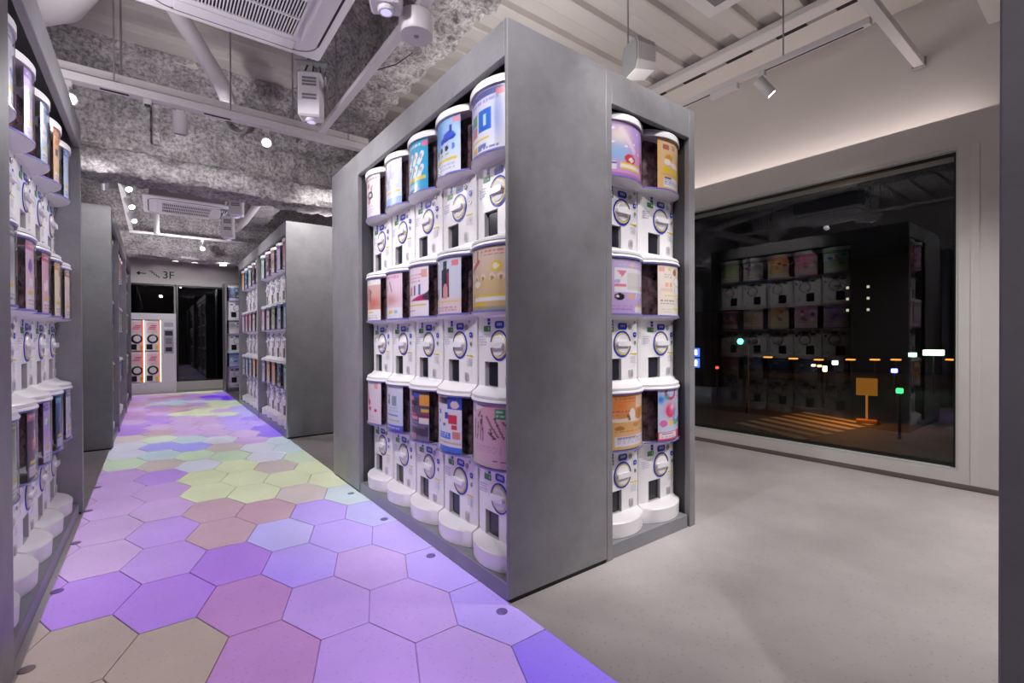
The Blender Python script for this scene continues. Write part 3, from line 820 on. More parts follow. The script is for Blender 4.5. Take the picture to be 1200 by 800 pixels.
def art_generic(n, w, h):
    r = np.random.RandomState(100 + n)
    bg, c1, c2 = PALS[n % len(PALS)]
    a = Art(w, h, bg)
    a.glow(r.uniform(.2, .8), r.uniform(.5, .9), .4, .3, c1, .5)
    a.rect(0, .86, 1, .97, c1, .8); a.text(.08, .88, .92, .95, (245, 240, 240), 1, .9, n)
    for k in range(r.randint(4, 8)):
        u, v = r.uniform(.12, .88), r.uniform(.36, .8)
        c = (c1, c2, (245, 240, 236), tuple(int(x) for x in r.randint(60, 240, 3)))[k % 4]
        if r.rand() < .5: a.ell(u, v, r.uniform(.05, .14), r.uniform(.04, .1), c)
        else: a.rect(u - .08, v - .05, u + .08, v + .06, c)
    a.rect(.08, .22, .92, .26, (232, 206, 70)); a.rect(.05, .03, .95, .18, (240, 236, 240), .85); a.text(.1, .05, .9, .16, c1, 2, .7, n)
    return a.A

HW = 0.153            # half width of a machine
def front_y(x, yf, ys, p=2.0):
    return yf + (ys - yf) * abs(x / HW) ** p
PZ0, PZ1 = 0.361, 0.617
def poster_mesh(img, x0, x1, name='poster', z0=PZ0, z1=PZ1):
    h, w, _ = img.shape
    xs = np.linspace(x0, x1, w)
    zs = np.linspace(z0, z1, h)
    X, Z = np.meshgrid(xs, zs)
    Y = 0.009 + (0.056 - 0.002) * (X / HW) ** 2
    co = np.stack([X, Y, Z], -1).reshape(-1, 3)
    idx = np.arange(h * w).reshape(h, w)
    q = np.stack([idx[:-1, :-1], idx[:-1, 1:], idx[1:, 1:], idx[1:, :-1]], -1).reshape(-1, 4)
    me = bpy.data.meshes.new(name)
    me.vertices.add(len(co)); me.vertices.foreach_set('co', co.astype(np.float32).ravel())
    me.loops.add(len(q) * 4); me.loops.foreach_set('vertex_index', q.astype(np.int32).ravel())
    me.polygons.add(len(q))
    me.polygons.foreach_set('loop_start', np.arange(0, len(q) * 4, 4, dtype=np.int32))
    me.polygons.foreach_set('loop_total', np.full(len(q), 4, dtype=np.int32))
    me.polygons.foreach_set('use_smooth', np.ones(len(q), dtype=bool))
    me.materials.append(M['poster'])
    at = me.color_attributes.new('Col', 'FLOAT_COLOR', 'POINT')
    lin = np.where(img <= 0.04045, img / 12.92, ((img + 0.055) / 1.055) ** 2.4)
    rgba = np.concatenate([lin, np.ones((h, w, 1))], -1).reshape(-1)
    at.data.foreach_set('color', rgba.astype(np.float32))
    me.update(); me.validate()
    return me

# ================================================================== CAPSULE MACHINE
XS = [-HW, -0.150, -0.143, -0.132, -0.108, -0.083, -0.052, -0.020, 0.014, 0.045, 0.078, 0.108, 0.132, 0.143, 0.150, HW]
BACK = 0.36
HOLE = (-0.083, 0.014, 0.040, 0.146)
def body_mesh(foot):
    if foot: lo = [(-0.0485, .006, .060, 2), (0.018, .003, .057, 2), (0.025, .010, .062, 2), (0.031, .050, .078, 2.6)]
    else: lo = [(0.0, .004, .058, 2), (0.010, .003, .057, 2), (0.016, .010, .062, 2), (0.024, .050, .078, 2.6)]
    secs = lo + [(0.036, .070, .087, 5), (HOLE[2], .080, .092, 9), (HOLE[3], .080, .092, 9), (0.334, .080, .092, 9), (0.342, .072, .088, 6), (0.348, .014, .062, 2), (0.350, .004, .057, 2), (0.352, .002, .056, 2)]
    b = MB(); v, f = [], []
    n = len(XS)
    for z, yf, ys, p in secs:
        wd = 0.985 if 0.03 < z < 0.345 else 1.0
        v.append((-HW * wd, BACK, z))
        for x in XS: v.append((x * wd, front_y(x, yf, ys, p), z))
        v.append((HW * wd, BACK, z))
    w = n + 2
    for i in range(len(secs) - 1):
        for k in range(w - 1):
            if i == 5 and 1 <= k < n and HOLE[0] - 1e-6 <= XS[k - 1] and XS[k] <= HOLE[1] + 1e-6: continue
            f.append((i * w + k, i * w + k + 1, (i + 1) * w + k + 1, (i + 1) * w + k))
        f.append((i * w + w - 1, i * w, (i + 1) * w, (i + 1) * w + w - 1))
    f.append(tuple(range(w - 1, -1, -1)))
    f.append(tuple((len(secs) - 1) * w + k for k in range(w)))
    b.add(v, f)
    return b
def panel_rounded(w, h, r, depth, n=5):
    """rounded plate in the xz plane, front at y=-depth"""
    pts = []
    for cx, cz, a0 in ((w / 2 - r, h / 2 - r, 0), (-w / 2 + r, h / 2 - r, 90), (-w / 2 + r, -h / 2 + r, 180), (w / 2 - r, -h / 2 + r, 270)):
        for k in range(n):
            a = math.radians(a0 + 90 * k / (n - 1))
            pts.append((cx + r * math.cos(a), cz + r * math.sin(a)))
    m = len(pts)
    v = [(x, 0, z) for x, z in pts] + [(x, -depth, z) for x, z in pts]
    f = [(k, (k + 1) % m, m + (k + 1) % m, m + k) for k in range(m)] + [tuple(range(m, 2 * m))[::-1]]
    return v, f
def plate(name, x, z, w, h, r, m, depth=0.0012, y=0.0797, extra=None):
    v, f = panel_rounded(w, h, r, depth)
    b = MB().add([(p[0] + x, p[1] + y, p[2] + z) for p in v], f)
    if extra:
        for (ex, ez, ew, eh) in extra:
            b.box(x + ex - ew / 2, x + ex + ew / 2, y - depth - 0.0006, y - depth, z + ez - eh / 2, z + ez + eh / 2)
    return fixm(b.mesh(name, m))
def fixm(me):
    bm = bmesh.new(); bm.from_mesh(me); bmesh.ops.recalc_face_normals(bm, faces=bm.faces); bm.to_mesh(me); bm.free()
    return me
def two_mat(me, m2, first):
    me.materials.append(m2)
    for p in me.polygons:
        if p.index >= first: p.material_index = 1
    return me
KX, KZ = 0.022, 0.216
RY = Matrix.Rotation(math.radians(90), 4, 'X')     # local z -> -y
def at_face(x, z, y=0.080): return Matrix.Translation((x, y, z)) @ RY

MM = {}
MM['body'] = fixm(body_mesh(False).mesh('body', M['mbody'], True))
MM['body_foot'] = fixm(body_mesh(True).mesh('body', M['mbody'], True))
# chute: recessed box behind the hole with a dark flap
b = MB(); x0, x1, z0, z1 = HOLE
dd = 0.020
b.add([(x0, .078, z0), (x1, .078, z0), (x1, .078, z1), (x0, .078, z1), (x0, .08 + dd, z0), (x1, .08 + dd, z0), (x1, .08 + dd, z1), (x0, .08 + dd, z1)],
      [(0, 1, 5, 4), (1, 2, 6, 5), (2, 3, 7, 6), (3, 0, 4, 7), (4, 5, 6, 7)])
MM['chute'] = b.mesh('chute', M['mrecess'])
v, f = panel_rounded(x1 - x0 - 0.014, z1 - z0 - 0.004, 0.012, 0.006)
b = MB().add([(p[0] + (x0 + x1) / 2 + 0.005, p[1] + .08 + dd - 0.002, p[2] + (z0 + z1) / 2) for p in v], f)
MM['chute_flap'] = fixm(b.mesh('chute_flap', M['mdark']))
# bin shell, rims, liner, lid
def arc_strip(z0, z1, off, m, name, sides=True, yb=BACK):
    v, f = [], []
    pts = ([(-HW, yb)] if sides else []) + [(x, front_y(x, .002 + off, .056 + off)) for x in np.linspace(-HW, HW, 19)] + ([(HW, yb)] if sides else [])
    for z in (z0, z1):
        v += [(x, y, z) for x, y in pts]
    n = len(pts)
    f = [(k, k + 1, n + k + 1, n + k) for k in range(n - 1)]
    return MB().add(v, f).mesh(name, m, True)
MM['shell'] = arc_strip(0.352, 0.624, 0.0, M['mclear'], 'capsule_bin')
MM['rim_low'] = arc_strip(0.3525, 0.3600, -0.0012, M['mrim'], 'bin_rim', False)
MM['rim_top'] = arc_strip(0.6180, 0.6235, -0.0012, M['mrim'], 'bin_rim', False)
b = MB(); v = []
for z in (0.354, 0.622):
    v += [(x * 0.97, front_y(x, .075, .11), z) for x in XS]
n = len(XS)
MM['liner'] = b.add(v, [(k, k + 1, n + k + 1, n + k) for k in range(n - 1)]).mesh('capsule_load', M['liner'], True)
def lid_mesh(z0, z1):
    secs = [(z0, .004, .058), (z0 + 0.001, -.002, .052), (z1 - 0.008, -.002, .052), (z1 - 0.002, .002, .056), (z1, .012, .064)]
    v, f = [], []
    w = len(XS) + 2
    for z, yf, ys in secs:
        v.append((-HW, BACK, z)); v += [(x, front_y(x, yf, ys), z) for x in XS]; v.append((HW, BACK, z))
    for i in range(len(secs) - 1):
        for k in range(w - 1): f.append((i * w + k, i * w + k + 1, (i + 1) * w + k + 1, (i + 1) * w + k))
        f.append((i * w + w - 1, i * w, (i + 1) * w, (i + 1) * w + w - 1))
    f.append(tuple(range(w - 1, -1, -1))); f.append(tuple((len(secs) - 1) * w + k for k in range(w)))
    return fixm(MB().add(v, f).mesh('lid', M['mlid'], True))
MM['lid'] = lid_mesh(0.624, 0.6375)   # its rim is shared by the machine above
MM['lid_top'] = lid_mesh(0.614, 0.650)
MM['dial'] = fixm(MB().lathe([(0.0545, -0.002), (0.0545, 0.0035), (0.0535, 0.0045), (0.046, 0.0045), (0.043, 0.008), (0.02, 0.010)], at_face(KX, KZ), 28).mesh('dial', M['mknob'], True))
MM['dial_ring'] = fixm(MB().lathe([(0.0575, 0.0004), (0.0575, 0.003), (0.0640, 0.003), (0.0640, 0.0004)], at_face(KX, KZ), 32, False).mesh('dial_ring', M['mblue'], True))
MM['dial_band'] = fixm(MB().lathe([(0.0530, 0.0044), (0.0530, 0.0052), (0.0485, 0.0052), (0.0485, 0.0044)], at_face(KX, KZ), 32, False).mesh('dial_band', M['myellow'], True))
v, f = panel_rounded(0.100, 0.024, 0.011, 0.014)
MM['grip'] = fixm(MB().add([(p[0] + KX - 0.004, p[1] + 0.072, p[2] + KZ + 0.002) for p in v], f).mesh('dial_grip', M['mknob'], True))
pb = plate('price_sticker', KX + 0.002, 0.302, 0.066, 0.031, 0.011, M['mblue'], extra=[(-.012, .002, .006, .012), (0, .002, .010, .012), (.014, .002, .008, .012)])
MM['price'] = two_mat(pb, M['mprint'], 21)
gb = plate('green_sticker', -0.066, 0.287, 0.050, 0.025, 0.003, M['mgreen'], extra=[(.014, .0, .006, .012)])
MM['green'] = two_mat(gb, M['mprint'], 21)
MM['vmark'] = fixm(MB().box(-0.062, -0.044, .0785, .0798, 0.303, 0.316).box(-0.062, -0.044, .0785, .0798, 0.318, 0.331).mesh('blue_lettering', M['mblue']))
MM['lock'] = fixm(MB().lathe([(0.0125, 0), (0.0125, 0.004), (0.009, 0.006), (0.004, 0.006), (0.004, 0.003)], at_face(0.081, 0.298), 16).mesh('coin_lock', M['mgrey'], True))
MM['bsticker'] = plate('coin_sticker', 0.117, 0.262, 0.024, 0.024, 0.009, M['mblue'], extra=[(0, 0, .010, .006)])
two_mat(MM['bsticker'], M['mprint'], 21)
MM['slot'] = plate('coin_slot', 0.118, 0.222, 0.012, 0.018, 0.004, M['mgrey'], depth=0.003, extra=[(0, 0, .003, .012)])
two_mat(MM['slot'], M['dark'], 21)
MM['ystrip'] = fixm(MB().box(0.082, 0.132, .0788, .0799, 0.165, 0.1705).mesh('yellow_strip', M['myellow']))
b = MB()
for k in range(5): b.box(0.084, 0.130 - 0.006 * (k % 2), .0792, .0799, 0.152 - 0.0075 * k, 0.1545 - 0.0075 * k)
b2 = MB()
for k in range(4): b2.box(-0.128, -0.070 - 0.008 * (k % 2), .0792, .0799, 0.250 - 0.011 * k, 0.2545 - 0.011 * k)
MM['print'] = b.mesh('small_print', M['mprint'])
MM['print2'] = b2.mesh('small_print', M['mprint'])
v, f = panel_rounded(0.030, 0.042, 0.010, 0.007)
b = MB().add([(p[0] + 0.085, p[1] + 0.082, p[2] + 0.070) for p in v], f)
MM['creturn'] = fixm(b.mesh('coin_return', M['mrecess'], True))
v, f = panel_rounded(0.017, 0.028, 0.006, 0.0015)
MM['creturn_in'] = fixm(MB().add([(p[0] + 0.085, p[1] + 0.0752, p[2] + 0.068) for p in v], f).mesh('coin_cup', M['mgrey'], True))
MM['ukey'] = fixm(MB().lathe([(0.007, 0), (0.007, 0.003)], at_face(0.112, 0.322, 0.076), 12).mesh('key_hole', M['mgrey'], True))

ROWZ = [0.118, 0.756, 1.396]
def machine(loc, rz, row, poster, label, group, detail=2):
    t = empty('capsule_machine', (loc[0], loc[1], ROWZ[row]), rz, label, 'capsule machine', group)
    bo = link('body', MM['body_foot' if row == 0 else 'body'], t)
    sh = link('capsule_bin', MM['shell'], t)
    if poster is not None: link('poster', poster, sh)
    link('capsule_load', MM['liner'], sh)
    link('bin_rim', MM['rim_low'], sh); link('bin_rim', MM['rim_top'], sh)
    link('lid', MM['lid_top' if row == 2 else 'lid'], t)
    ch = link('chute', MM['chute'], t); link('chute_flap', MM['chute_flap'], ch)
    di = link('dial', MM['dial'], t)
    link('dial_ring', MM['dial_ring'], di); link('dial_grip', MM['grip'], di)
    link('price_sticker', MM['price'], t)
    cr = link('coin_return', MM['creturn'], t)
    if detail >= 1:
        link('dial_band', MM['dial_band'], di)
        link('green_sticker', MM['green'], t); link('coin_sticker', MM['bsticker'], t); link('coin_lock', MM['lock'], t)
    if detail >= 2:
        link('blue_lettering', MM['vmark'], t); link('coin_slot', MM['slot'], t); link('yellow_strip', MM['ystrip'], t)
        link('small_print', MM['print'], t); link('small_print', MM['print2'], t); link('key_hole', MM['ukey'], t)
        link('coin_cup', MM['creturn_in'], cr)
    return t
ROWN = ['bottom', 'middle', 'top']
PIT = 0.316

# ================================================================== GREY CABINETS
def part(parent, name, x0, x1, y0, y1, z0, z1, m, c=0.003):
    L = parent.location
    return MB().box(x0 - L.x, x1 - L.x, y0 - L.y, y1 - L.y, z0 - L.z, z1 - L.z, c).build(name, m, parent)
P, PE, IN, TK, PL = M['panel'], M['panel_edge'], M['inner'], M['toe'], M['plinth']
OPEN_T = 2.062
# ---- the big block in the middle
BX0, BX1, BY0, BY1, BH = 1.0546, 2.302, 1.4185, 3.606, 2.203
blk = empty('display_cabinet', (1.68, 2.5, 0), 0, 'big grey mortar cabinet in mid room, capsule machines set in three of its sides', 'cabinet')
part(blk, 'end_panel', BX0, 1.600, BY0, BY0 + 0.018, 0.016, BH, P)
part(blk, 'toe_kick', BX0 + 0.012, 1.596, BY0 + 0.004, BY0 + 0.016, 0, 0.016, TK, 0)
part(blk, 'end_jamb', 1.602, 1.642, BY0 + 0.003, BY0 + 0.019, 0.0, BH, P)
part(blk, 'end_jamb', 2.252, BX1, BY0 + 0.004, BY0 + 0.036, 0.0, BH, P)
part(blk, 'end_fascia', 1.642, 2.252, BY0 + 0.004, BY0 + 0.036, 2.052, BH, P)
part(blk, 'end_plinth', 1.620, 2.240, BY0 + 0.010, BY0 + 0.42, 0, 0.068, PL)
part(blk, 'aisle_fascia', BX0, BX0 + 0.03, BY0 + 0.018, 3.05, OPEN_T, BH, P)
part(blk, 'aisle_jamb', BX0, BX0 + 0.03, 3.05, BY1, 0.010, BH, P)
part(blk, 'aisle_plinth', BX0 + 0.006, BX0 + 0.40, BY0 + 0.018, 3.05, 0, 0.068, PL)
part(blk, 'rear_panel', BX0 + 0.03, BX1 - 0.03, BY1 - 0.036, BY1, 0.01, BH, P)
part(blk, 'window_jamb', BX1 - 0.03, BX1, BY0 + 0.036, 1.940, 0.01, BH, P)
part(blk, 'window_jamb', BX1 - 0.03, BX1, 3.525, BY1, 0.01, BH, P)
part(blk, 'window_fascia', BX1 - 0.03, BX1, 1.940, 3.525, OPEN_T, BH, P)
part(blk, 'window_plinth', BX1 - 0.40, BX1 - 0.006, 1.940, 3.525, 0, 0.068, PL)
part(blk, 'top_panel', BX0 + 0.03, BX1 - 0.03, BY0 + 0.036, BY1 - 0.036, 2.14, BH - 0.01, IN, 0)
part(blk, 'aisle_back', BX0 + 0.41, BX0 + 0.43, BY0 + 0.036, 3.57, 0, 2.14, IN, 0)
part(blk, 'end_back', BX0 + 0.43, BX1 - 0.03, BY0 + 0.44, BY0 + 0.46, 0, 2.14, IN, 0)
part(blk, 'window_back', BX1 - 0.43, BX1 - 0.41, 1.90, 3.57, 0, 2.14, IN, 0)
part(blk, 'inner_cheek', BX0 + 0.03, BX0 + 0.41, 3.05, 3.066, 0, 2.14, IN, 0)
part(blk, 'inner_cheek', 2.254, 2.270, BY0 + 0.036, BY0 + 0.41, 0, 2.14, IN, 0)
part(blk, 'inner_cheek', 1.608, 1.624, BY0 + 0.036, BY0 + 0.41, 0, 2.14, IN, 0)
part(blk, 'inner_cheek', BX1 - 0.41, BX1 - 0.03, 1.925, 1.939, 0, 2.14, IN, 0)

ADESC = {(0, 2): 'pale pink poster with a dark star', (1, 2): 'white poster with a light blue foot', (2, 2): 'cyan poster with white shapes', (3, 2): 'sky blue poster with four black ovals', (4, 2): 'lavender poster with a royal blue box',
         (0, 1): 'brown photo poster', (1, 1): 'blush pink poster with an orange square', (2, 1): 'white poster with bars and magenta wedge', (3, 1): 'grey poster with a tall navy figure', (4, 1): 'tan poster with a red streak',
         (0, 0): 'pink poster with a crimson figure', (1, 0): 'pale blue poster with two small squares', (2, 0): 'dark poster of magenta and orange blocks', (3, 0): 'white poster with blue and red blocks', (4, 0): 'pink poster with thin dark sticks'}
RK = {2: 'top', 1: 'mid', 0: 'bot'}
for c in range(5):
    yc = 1.618 + PIT * (4 - c)
    for r in range(3):
        wide = (c, r) in ((4, 1), (4, 0))
        img = art_near('a_%s%d' % (RK[r], c))
        me = poster_mesh(img, -0.140, 0.128 if wide else (0.120 if c == 4 else 0.108))
        machine((BX0 + 0.006, yc), -math.pi / 2, r, me, 'capsule machine with a %s, %s row along the aisle' % (ADESC[(c, r)], ROWN[r]), 'capsule machines on the aisle side of the big cabinet')
EDESC = {(0, 2): 'purple rainbow poster with a red ring', (1, 2): 'apricot food poster with yellow dots', (0, 1): 'lilac poster with a pink heart and black ball', (1, 1): 'cream poster with two brown discs', (0, 0): 'orange food poster with red lettering', (1, 0): 'light blue poster with a crimson swirl'}
for c in range(2):
    for r in range(3):
        img = art_near('e_%s%d' % (RK[r], c))
        me = poster_mesh(img, -0.118 if c == 0 and r < 2 else (-0.140 if c == 0 else -0.080), 0.140)
        machine((1.792 + 0.3085 * c, BY0 + 0.012), 0, r, me, 'capsule machine with %s %s, two-column end bay' % ('an' if EDESC[(c, r)][0] in 'aeiou' else 'a', EDESC[(c, r)]), 'capsule machines in the two-column end bay')
GP = {}
def gposter(n, hi, x0, x1):
    k = (n, hi, x0, x1)
    if k not in GP:
        GP[k] = poster_mesh(art_generic(n, *((30, 40) if hi else (15, 20))), x0, x1)
    return GP[k]
for c in range(5):
    for r in range(3):
        n = [3, 9, 7, 5, 10, 4, 0, 2, 13, 8, 11, 1, 12, 6, 9][c + 5 * (2 - r)]
        machine((BX1 - 0.008, 2.10 + PIT * c), math.pi / 2, r, gposter(n, True, -0.126, 0.126),
                'capsule machine facing the window, %s row, %s column, %s poster' % (ROWN[r], ORD[c], PNAMES[n]), 'capsule machines facing the window', 1)

# ---- cabinet along the opposite side of the aisle (close to the camera)
LX, LH = -0.336, 2.24
lc = empty('display_cabinet', (-0.65, 2.6, 0), 0, 'grey cabinet with one five-column bay, opposite the big middle cabinet', 'cabinet')
part(lc, 'front_jamb', LX - 0.03, LX, 1.584, 1.988, 0.01, LH, P)
part(lc, 'fascia', LX - 0.03, LX, 1.988, 3.652, 2.10, LH, P)
part(lc, 'end_panel', LX - 0.62, LX, 3.652, 3.688, 0.012, LH, P)
part(lc, 'toe_kick', LX - 0.60, LX - 0.012, 3.656, 3.684, 0, 0.012, TK, 0)
part(lc, 'end_panel', LX - 0.62, LX - 0.03, 1.584, 1.62, 0.012, LH, P)
part(lc, 'plinth', LX - 0.40, LX - 0.018, 1.988, 3.652, 0, 0.068, PL)
part(lc, 'top_panel', LX - 0.62, LX - 0.03, 1.62, 3.652, 2.18, LH - 0.01, IN, 0)
part(lc, 'back_panel', LX - 0.62, LX - 0.60, 1.62, 3.652, 0, 2.18, P, 0)
part(lc, 'inner_back', LX - 0.44, LX - 0.42, 1.62, 3.652, 0, 2.18, IN, 0)
for c in range(5):
    for r in range(3):
        n = [11, 4, 6, 7, 1, 5, 0, 9, 2, 13, 10, 8, 4, 12, 11][c + 5 * (2 - r)]
        machine((LX - 0.024, 2.220 + PIT * c), math.pi / 2, r, gposter(n, True, -0.066, 0.140),
                'capsule machine opposite the big cabinet, %s row, %s column from the far end panel' % (ROWN[r], ORD[4 - c]), 'capsule machines opposite the big cabinet')

# ---- cabinet further along that side
FX, FH = -0.312, 2.225
fc = empty('display_cabinet', (-0.65, 7.8, 0), 0, 'long grey cabinet further down the aisle beyond the floor gap', 'cabinet')
FBAYS = [(5.70, 6.66, 3), (6.72, 8.31, 5), (8.37, 9.96, 5)]
part(fc, 'end_panel', FX - 0.62, FX, 5.655, 5.70, 0.012, FH, P)
part(fc, 'toe_kick', FX - 0.60, FX - 0.012, 5.66, 5.69, 0, 0.012, TK, 0)
part(fc, 'end_panel', FX - 0.62, FX, 9.96, 10.0, 0, FH, P)
part(fc, 'divider', FX - 0.42, FX, 6.66, 6.72, 0, FH, P)
part(fc, 'divider', FX - 0.42, FX, 8.31, 8.37, 0, FH, P)
for a, e, n in FBAYS:
    part(fc, 'fascia', FX - 0.03, FX, a, e, 2.09, FH, P)
    part(fc, 'plinth', FX - 0.40, FX - 0.012, a, e, 0, 0.068, PL)
part(fc, 'back_panel', FX - 0.45, FX - 0.42, 5.70, 9.96, 0, FH, IN, 0)
part(fc, 'top_panel', FX - 0.42, FX - 0.03, 5.70, 9.96, FH - 0.04, FH - 0.01, IN, 0)
k = 0
BAYN = ['nearest short bay', 'middle bay', 'farthest bay']
for bi, (a, e, n) in enumerate(FBAYS):
    for c in range(n):
        for r in range(3):
            k += 1
            machine((FX - 0.03, a + 0.158 + (e - a - 0.316) / (n - 1) * c), math.pi / 2, r, gposter((k * 5) % 14, False, -0.066, 0.140),
                    'capsule machine, %s row, %s column, %s of the long cabinet beyond the gap' % (ROWN[r], ORD[c], BAYN[bi]), 'capsule machines of the long far cabinet', 0)

# ---- far block beyond the big one, two bays
QX0, QX1, QY0, QY1, QH = 1.0505, 2.30, 5.135, 8.50, 2.19
qb = empty('display_cabinet', (1.7, 6.8, 0), 0, 'far grey cabinet with two five-column bays behind the big middle cabinet', 'cabinet')
part(qb, 'end_panel', QX0, QX1, QY0, QY0 + 0.04, 0.014, QH, P)
part(qb, 'toe_kick', QX0 + 0.01, QX1 - 0.01, QY0 + 0.006, QY0 + 0.034, 0, 0.014, TK, 0)
part(qb, 'jamb', QX0, QX0 + 0.42, 6.765, 6.825, 0, QH, P)
part(qb, 'jamb', QX0, QX0 + 0.42, 8.415, QY1 - 0.04, 0, QH, P)
part(qb, 'end_panel', QX0, QX1, QY1 - 0.04, QY1, 0, QH, P)
for a, e in ((QY0 + 0.04, 6.765), (6.825, 8.415)):
    part(qb, 'fascia', QX0, QX0 + 0.03, a, e, OPEN_T, QH, P)
    part(qb, 'plinth', QX0 + 0.006, QX0 + 0.40, a, e, 0, 0.068, PL)
part(qb, 'top_panel', QX0 + 0.03, QX1, QY0 + 0.04, QY1 - 0.04, QH - 0.05, QH - 0.01, IN, 0)
part(qb, 'back_panel', QX0 + 0.42, QX0 + 0.44, QY0 + 0.04, QY1 - 0.04, 0, QH - 0.05, IN, 0)
k = 0
for bi, y0 in enumerate((5.338, 6.988)):
    for c in range(5):
        for r in range(3):
            k += 1
            machine((QX0 + 0.01, y0 + PIT * c), -math.pi / 2, r, gposter((k * 3 + bi) % 14, False, -0.140, 0.075),
                    'capsule machine, %s row, %s from the dividing jamb, %s bay of the far cabinet' % (ROWN[r], ORD[c] if bi else ORD[4 - c], 'farther' if bi else 'nearer'), 'capsule machines of the far two-bay cabinet', 1)

# ---- cabinet across the end of the aisle
tc = empty('display_cabinet', (1.5, 10.85, 0), 0, 'narrow grey cabinet facing up the aisle beside the dark glass', 'cabinet')
part(tc, 'jamb', 1.075, 1.105, 10.55, 11.0, 0, 2.1, P)
part(tc, 'jamb', 1.745, 1.775, 10.55, 11.0, 0, 2.1, P)
part(tc, 'fascia', 1.105, 1.745, 10.55, 10.59, 2.065, 2.1, P)
part(tc, 'plinth', 1.105, 1.745, 10.56, 10.98, 0, 0.068, PL)
part(tc, 'back_panel', 1.105, 1.745, 10.98, 11.0, 0.068, 2.065, IN, 0)
for c in range(2):
    for r in range(3):
        n = (6, 5, 12, 8, 1, 12)[c * 3 + r]
        machine((1.265 + 0.316 * c, 10.575), 0, r, gposter(n, False, -0.12, 0.12),
                'capsule machine facing up the aisle, %s row, %s column beside the dark glass' % (ROWN[r], ('first', 'second')[c]), 'capsule machines facing up the aisle', 1)

# ---- cabinet whose corner closes the view near the window side
CY1 = 0.130
nb = empty('display_cabinet', (1.7, -1.0, 0), 0, 'dark grey cabinet corner standing close beside the open floor by the window', 'cabinet')
part(nb, 'front_jamb', BX0, BX0 + 0.03, -0.42, CY1, 0.01, 2.2, P)
part(nb, 'side_panel', BX0 + 0.03, 1.50, CY1 - 0.036, CY1, 0.01, 2.2, P)
part(nb, 'front_panel', BX0 + 0.004, BX0 + 0.03, -2.0, -0.42, 0.01, 2.2, P)
part(nb, 'toe_kick', BX0 + 0.012, 1.49, -1.99, CY1 - 0.01, 0, 0.01, TK, 0)
part(nb, 'back_panel', 1.47, 1.50, -2.0, CY1 - 0.036, 0.01, 2.2, P)
part(nb, 'top_panel', BX0 + 0.03, 1.47, -2.0, CY1 - 0.036, 2.1, 2.15, IN, 0)

# ================================================================== CEILING EQUIPMENT
def aimed(loc, target):
    q = (Vector(target) - Vector(loc)).to_track_quat('-Z', 'Y')
    return Matrix.Translation(loc) @ q.to_matrix().to_4x4()
def spot_head(loc, aim, track_z, label, lit=True, group='track spotlights', r=0.038):
    """cylindrical track spotlight; loc = lamp face"""
    d = (Vector(aim) - Vector(loc)).normalized()
    back = Vector(loc) - d * 0.15
    piv = Vector(loc) - d * 0.10
    t = empty('track_spotlight', (piv.x, piv.y, track_z), 0, label, 'spotlight', group)
    Mi = Matrix.Translation((-piv.x, -piv.y, -track_z))
    A = Mi @ aimed(Vector(loc) - d * 0.004, aim)
    h = fix_normals(MB().lathe([(r * 0.82, 0.0), (r, 0.0), (r, 0.13), (r * 0.9, 0.146)], A, 20).build('lamp_housing', M['whitem'], t, True))
    if lit:
        MB().lathe([(r * 0.74, -0.001), (r * 0.74, 0.001)], A, 20).build('lamp_face', M['lamp'], t)
    else:
        MB().lathe([(r * 0.80, -0.002), (r * 0.80, 0.002)], A, 20).build('lamp_face', M['greyfab'], t)
    MB().tube([Mi @ piv, (0, 0, (piv.z - track_z) * 0.4), (0, 0, 0)], 0.009, 8).build('lamp_arm', M['whitem'], t, True)
    MB().box(-0.022, 0.022, -0.022, 0.022, -0.035, 0.0, 0.004).build('track_adapter', M['whitem'], t)
    return t
def rail(name, p, q, w, h, label, slots=(), cat='track', m=None, under=True):
    """straight rail from p to q (axis aligned); slots = dark stretches of the channel (0..1)"""
    p, q = Vector(p), Vector(q)
    t = empty(name, tuple(p), 0, label, cat)
    d = q - p
    ax = 0 if abs(d.x) > abs(d.y) else 1
    def seg(a, c, hw, z0, z1):
        lo, hi = min(d[ax] * a, d[ax] * c), max(d[ax] * a, d[ax] * c)
        return (lo, hi, -hw, hw, z0, z1) if ax == 0 else (-hw, hw, lo, hi, z0, z1)
    MB().box(*seg(0, 1, w / 2, 0, h), 0.003).build('rail_body', m or M['whitem'], t)
    for a, c in slots:
        MB().box(*seg(a, c, w * 0.14, -0.002, 0.003)).build('rail_slot', M['black'], t)
    return t
def hanger(t, x, y, z0, z1, r=0.005):
    L = t.location
    MB().tube([(x - L.x, y - L.y, z0 - L.z), (x - L.x, y - L.y, z1 - L.z)], r, 6).build('hanger_rod', M['steel'], t)

# ---- track across the aisle with three heads, and the wider tray above it
TZ = 2.60
tx = rail('lighting_track', (-0.62, 3.98, TZ), (1.44, 3.98, TZ), 0.075, 0.05, 'white lighting track across the aisle with two lit spotlights', [(0.17, 0.24), (0.44, 0.52)])
for xx in (-0.2, 0.45, 1.3): hanger(tx, xx, 3.98, TZ + 0.05, DECK)
tr = rail('cable_tray', (-0.62, 4.12, 2.70), (1.50, 4.12, 2.70), 0.14, 0.05, 'white cable tray running above the lighting track', cat='tray')
for xx in (-0.17, 0.9): hanger(tr, xx, 4.12, 2.75, DECK, 0.006)
spot_head((-0.40, 3.90, 2.46), (0.25, 1.2, 1.2), TZ, 'lit spotlight on the track beside the cabinet opposite the big one')
spot_head((0.67, 3.90, 2.46), (0.3, 1.2, 1.2), TZ, 'lit spotlight in mid track above the aisle')
spot_head((0.150, 4.06, 2.44), (0.165, 4.6, 0.0), TZ, 'white cylinder spotlight on the track turned down and away', False, r=0.045)
tsn = empty('track_sensor', (-0.03, 3.98, TZ), 0, 'tiny white sensor box under the track beside the turned-away cylinder', 'sensor')
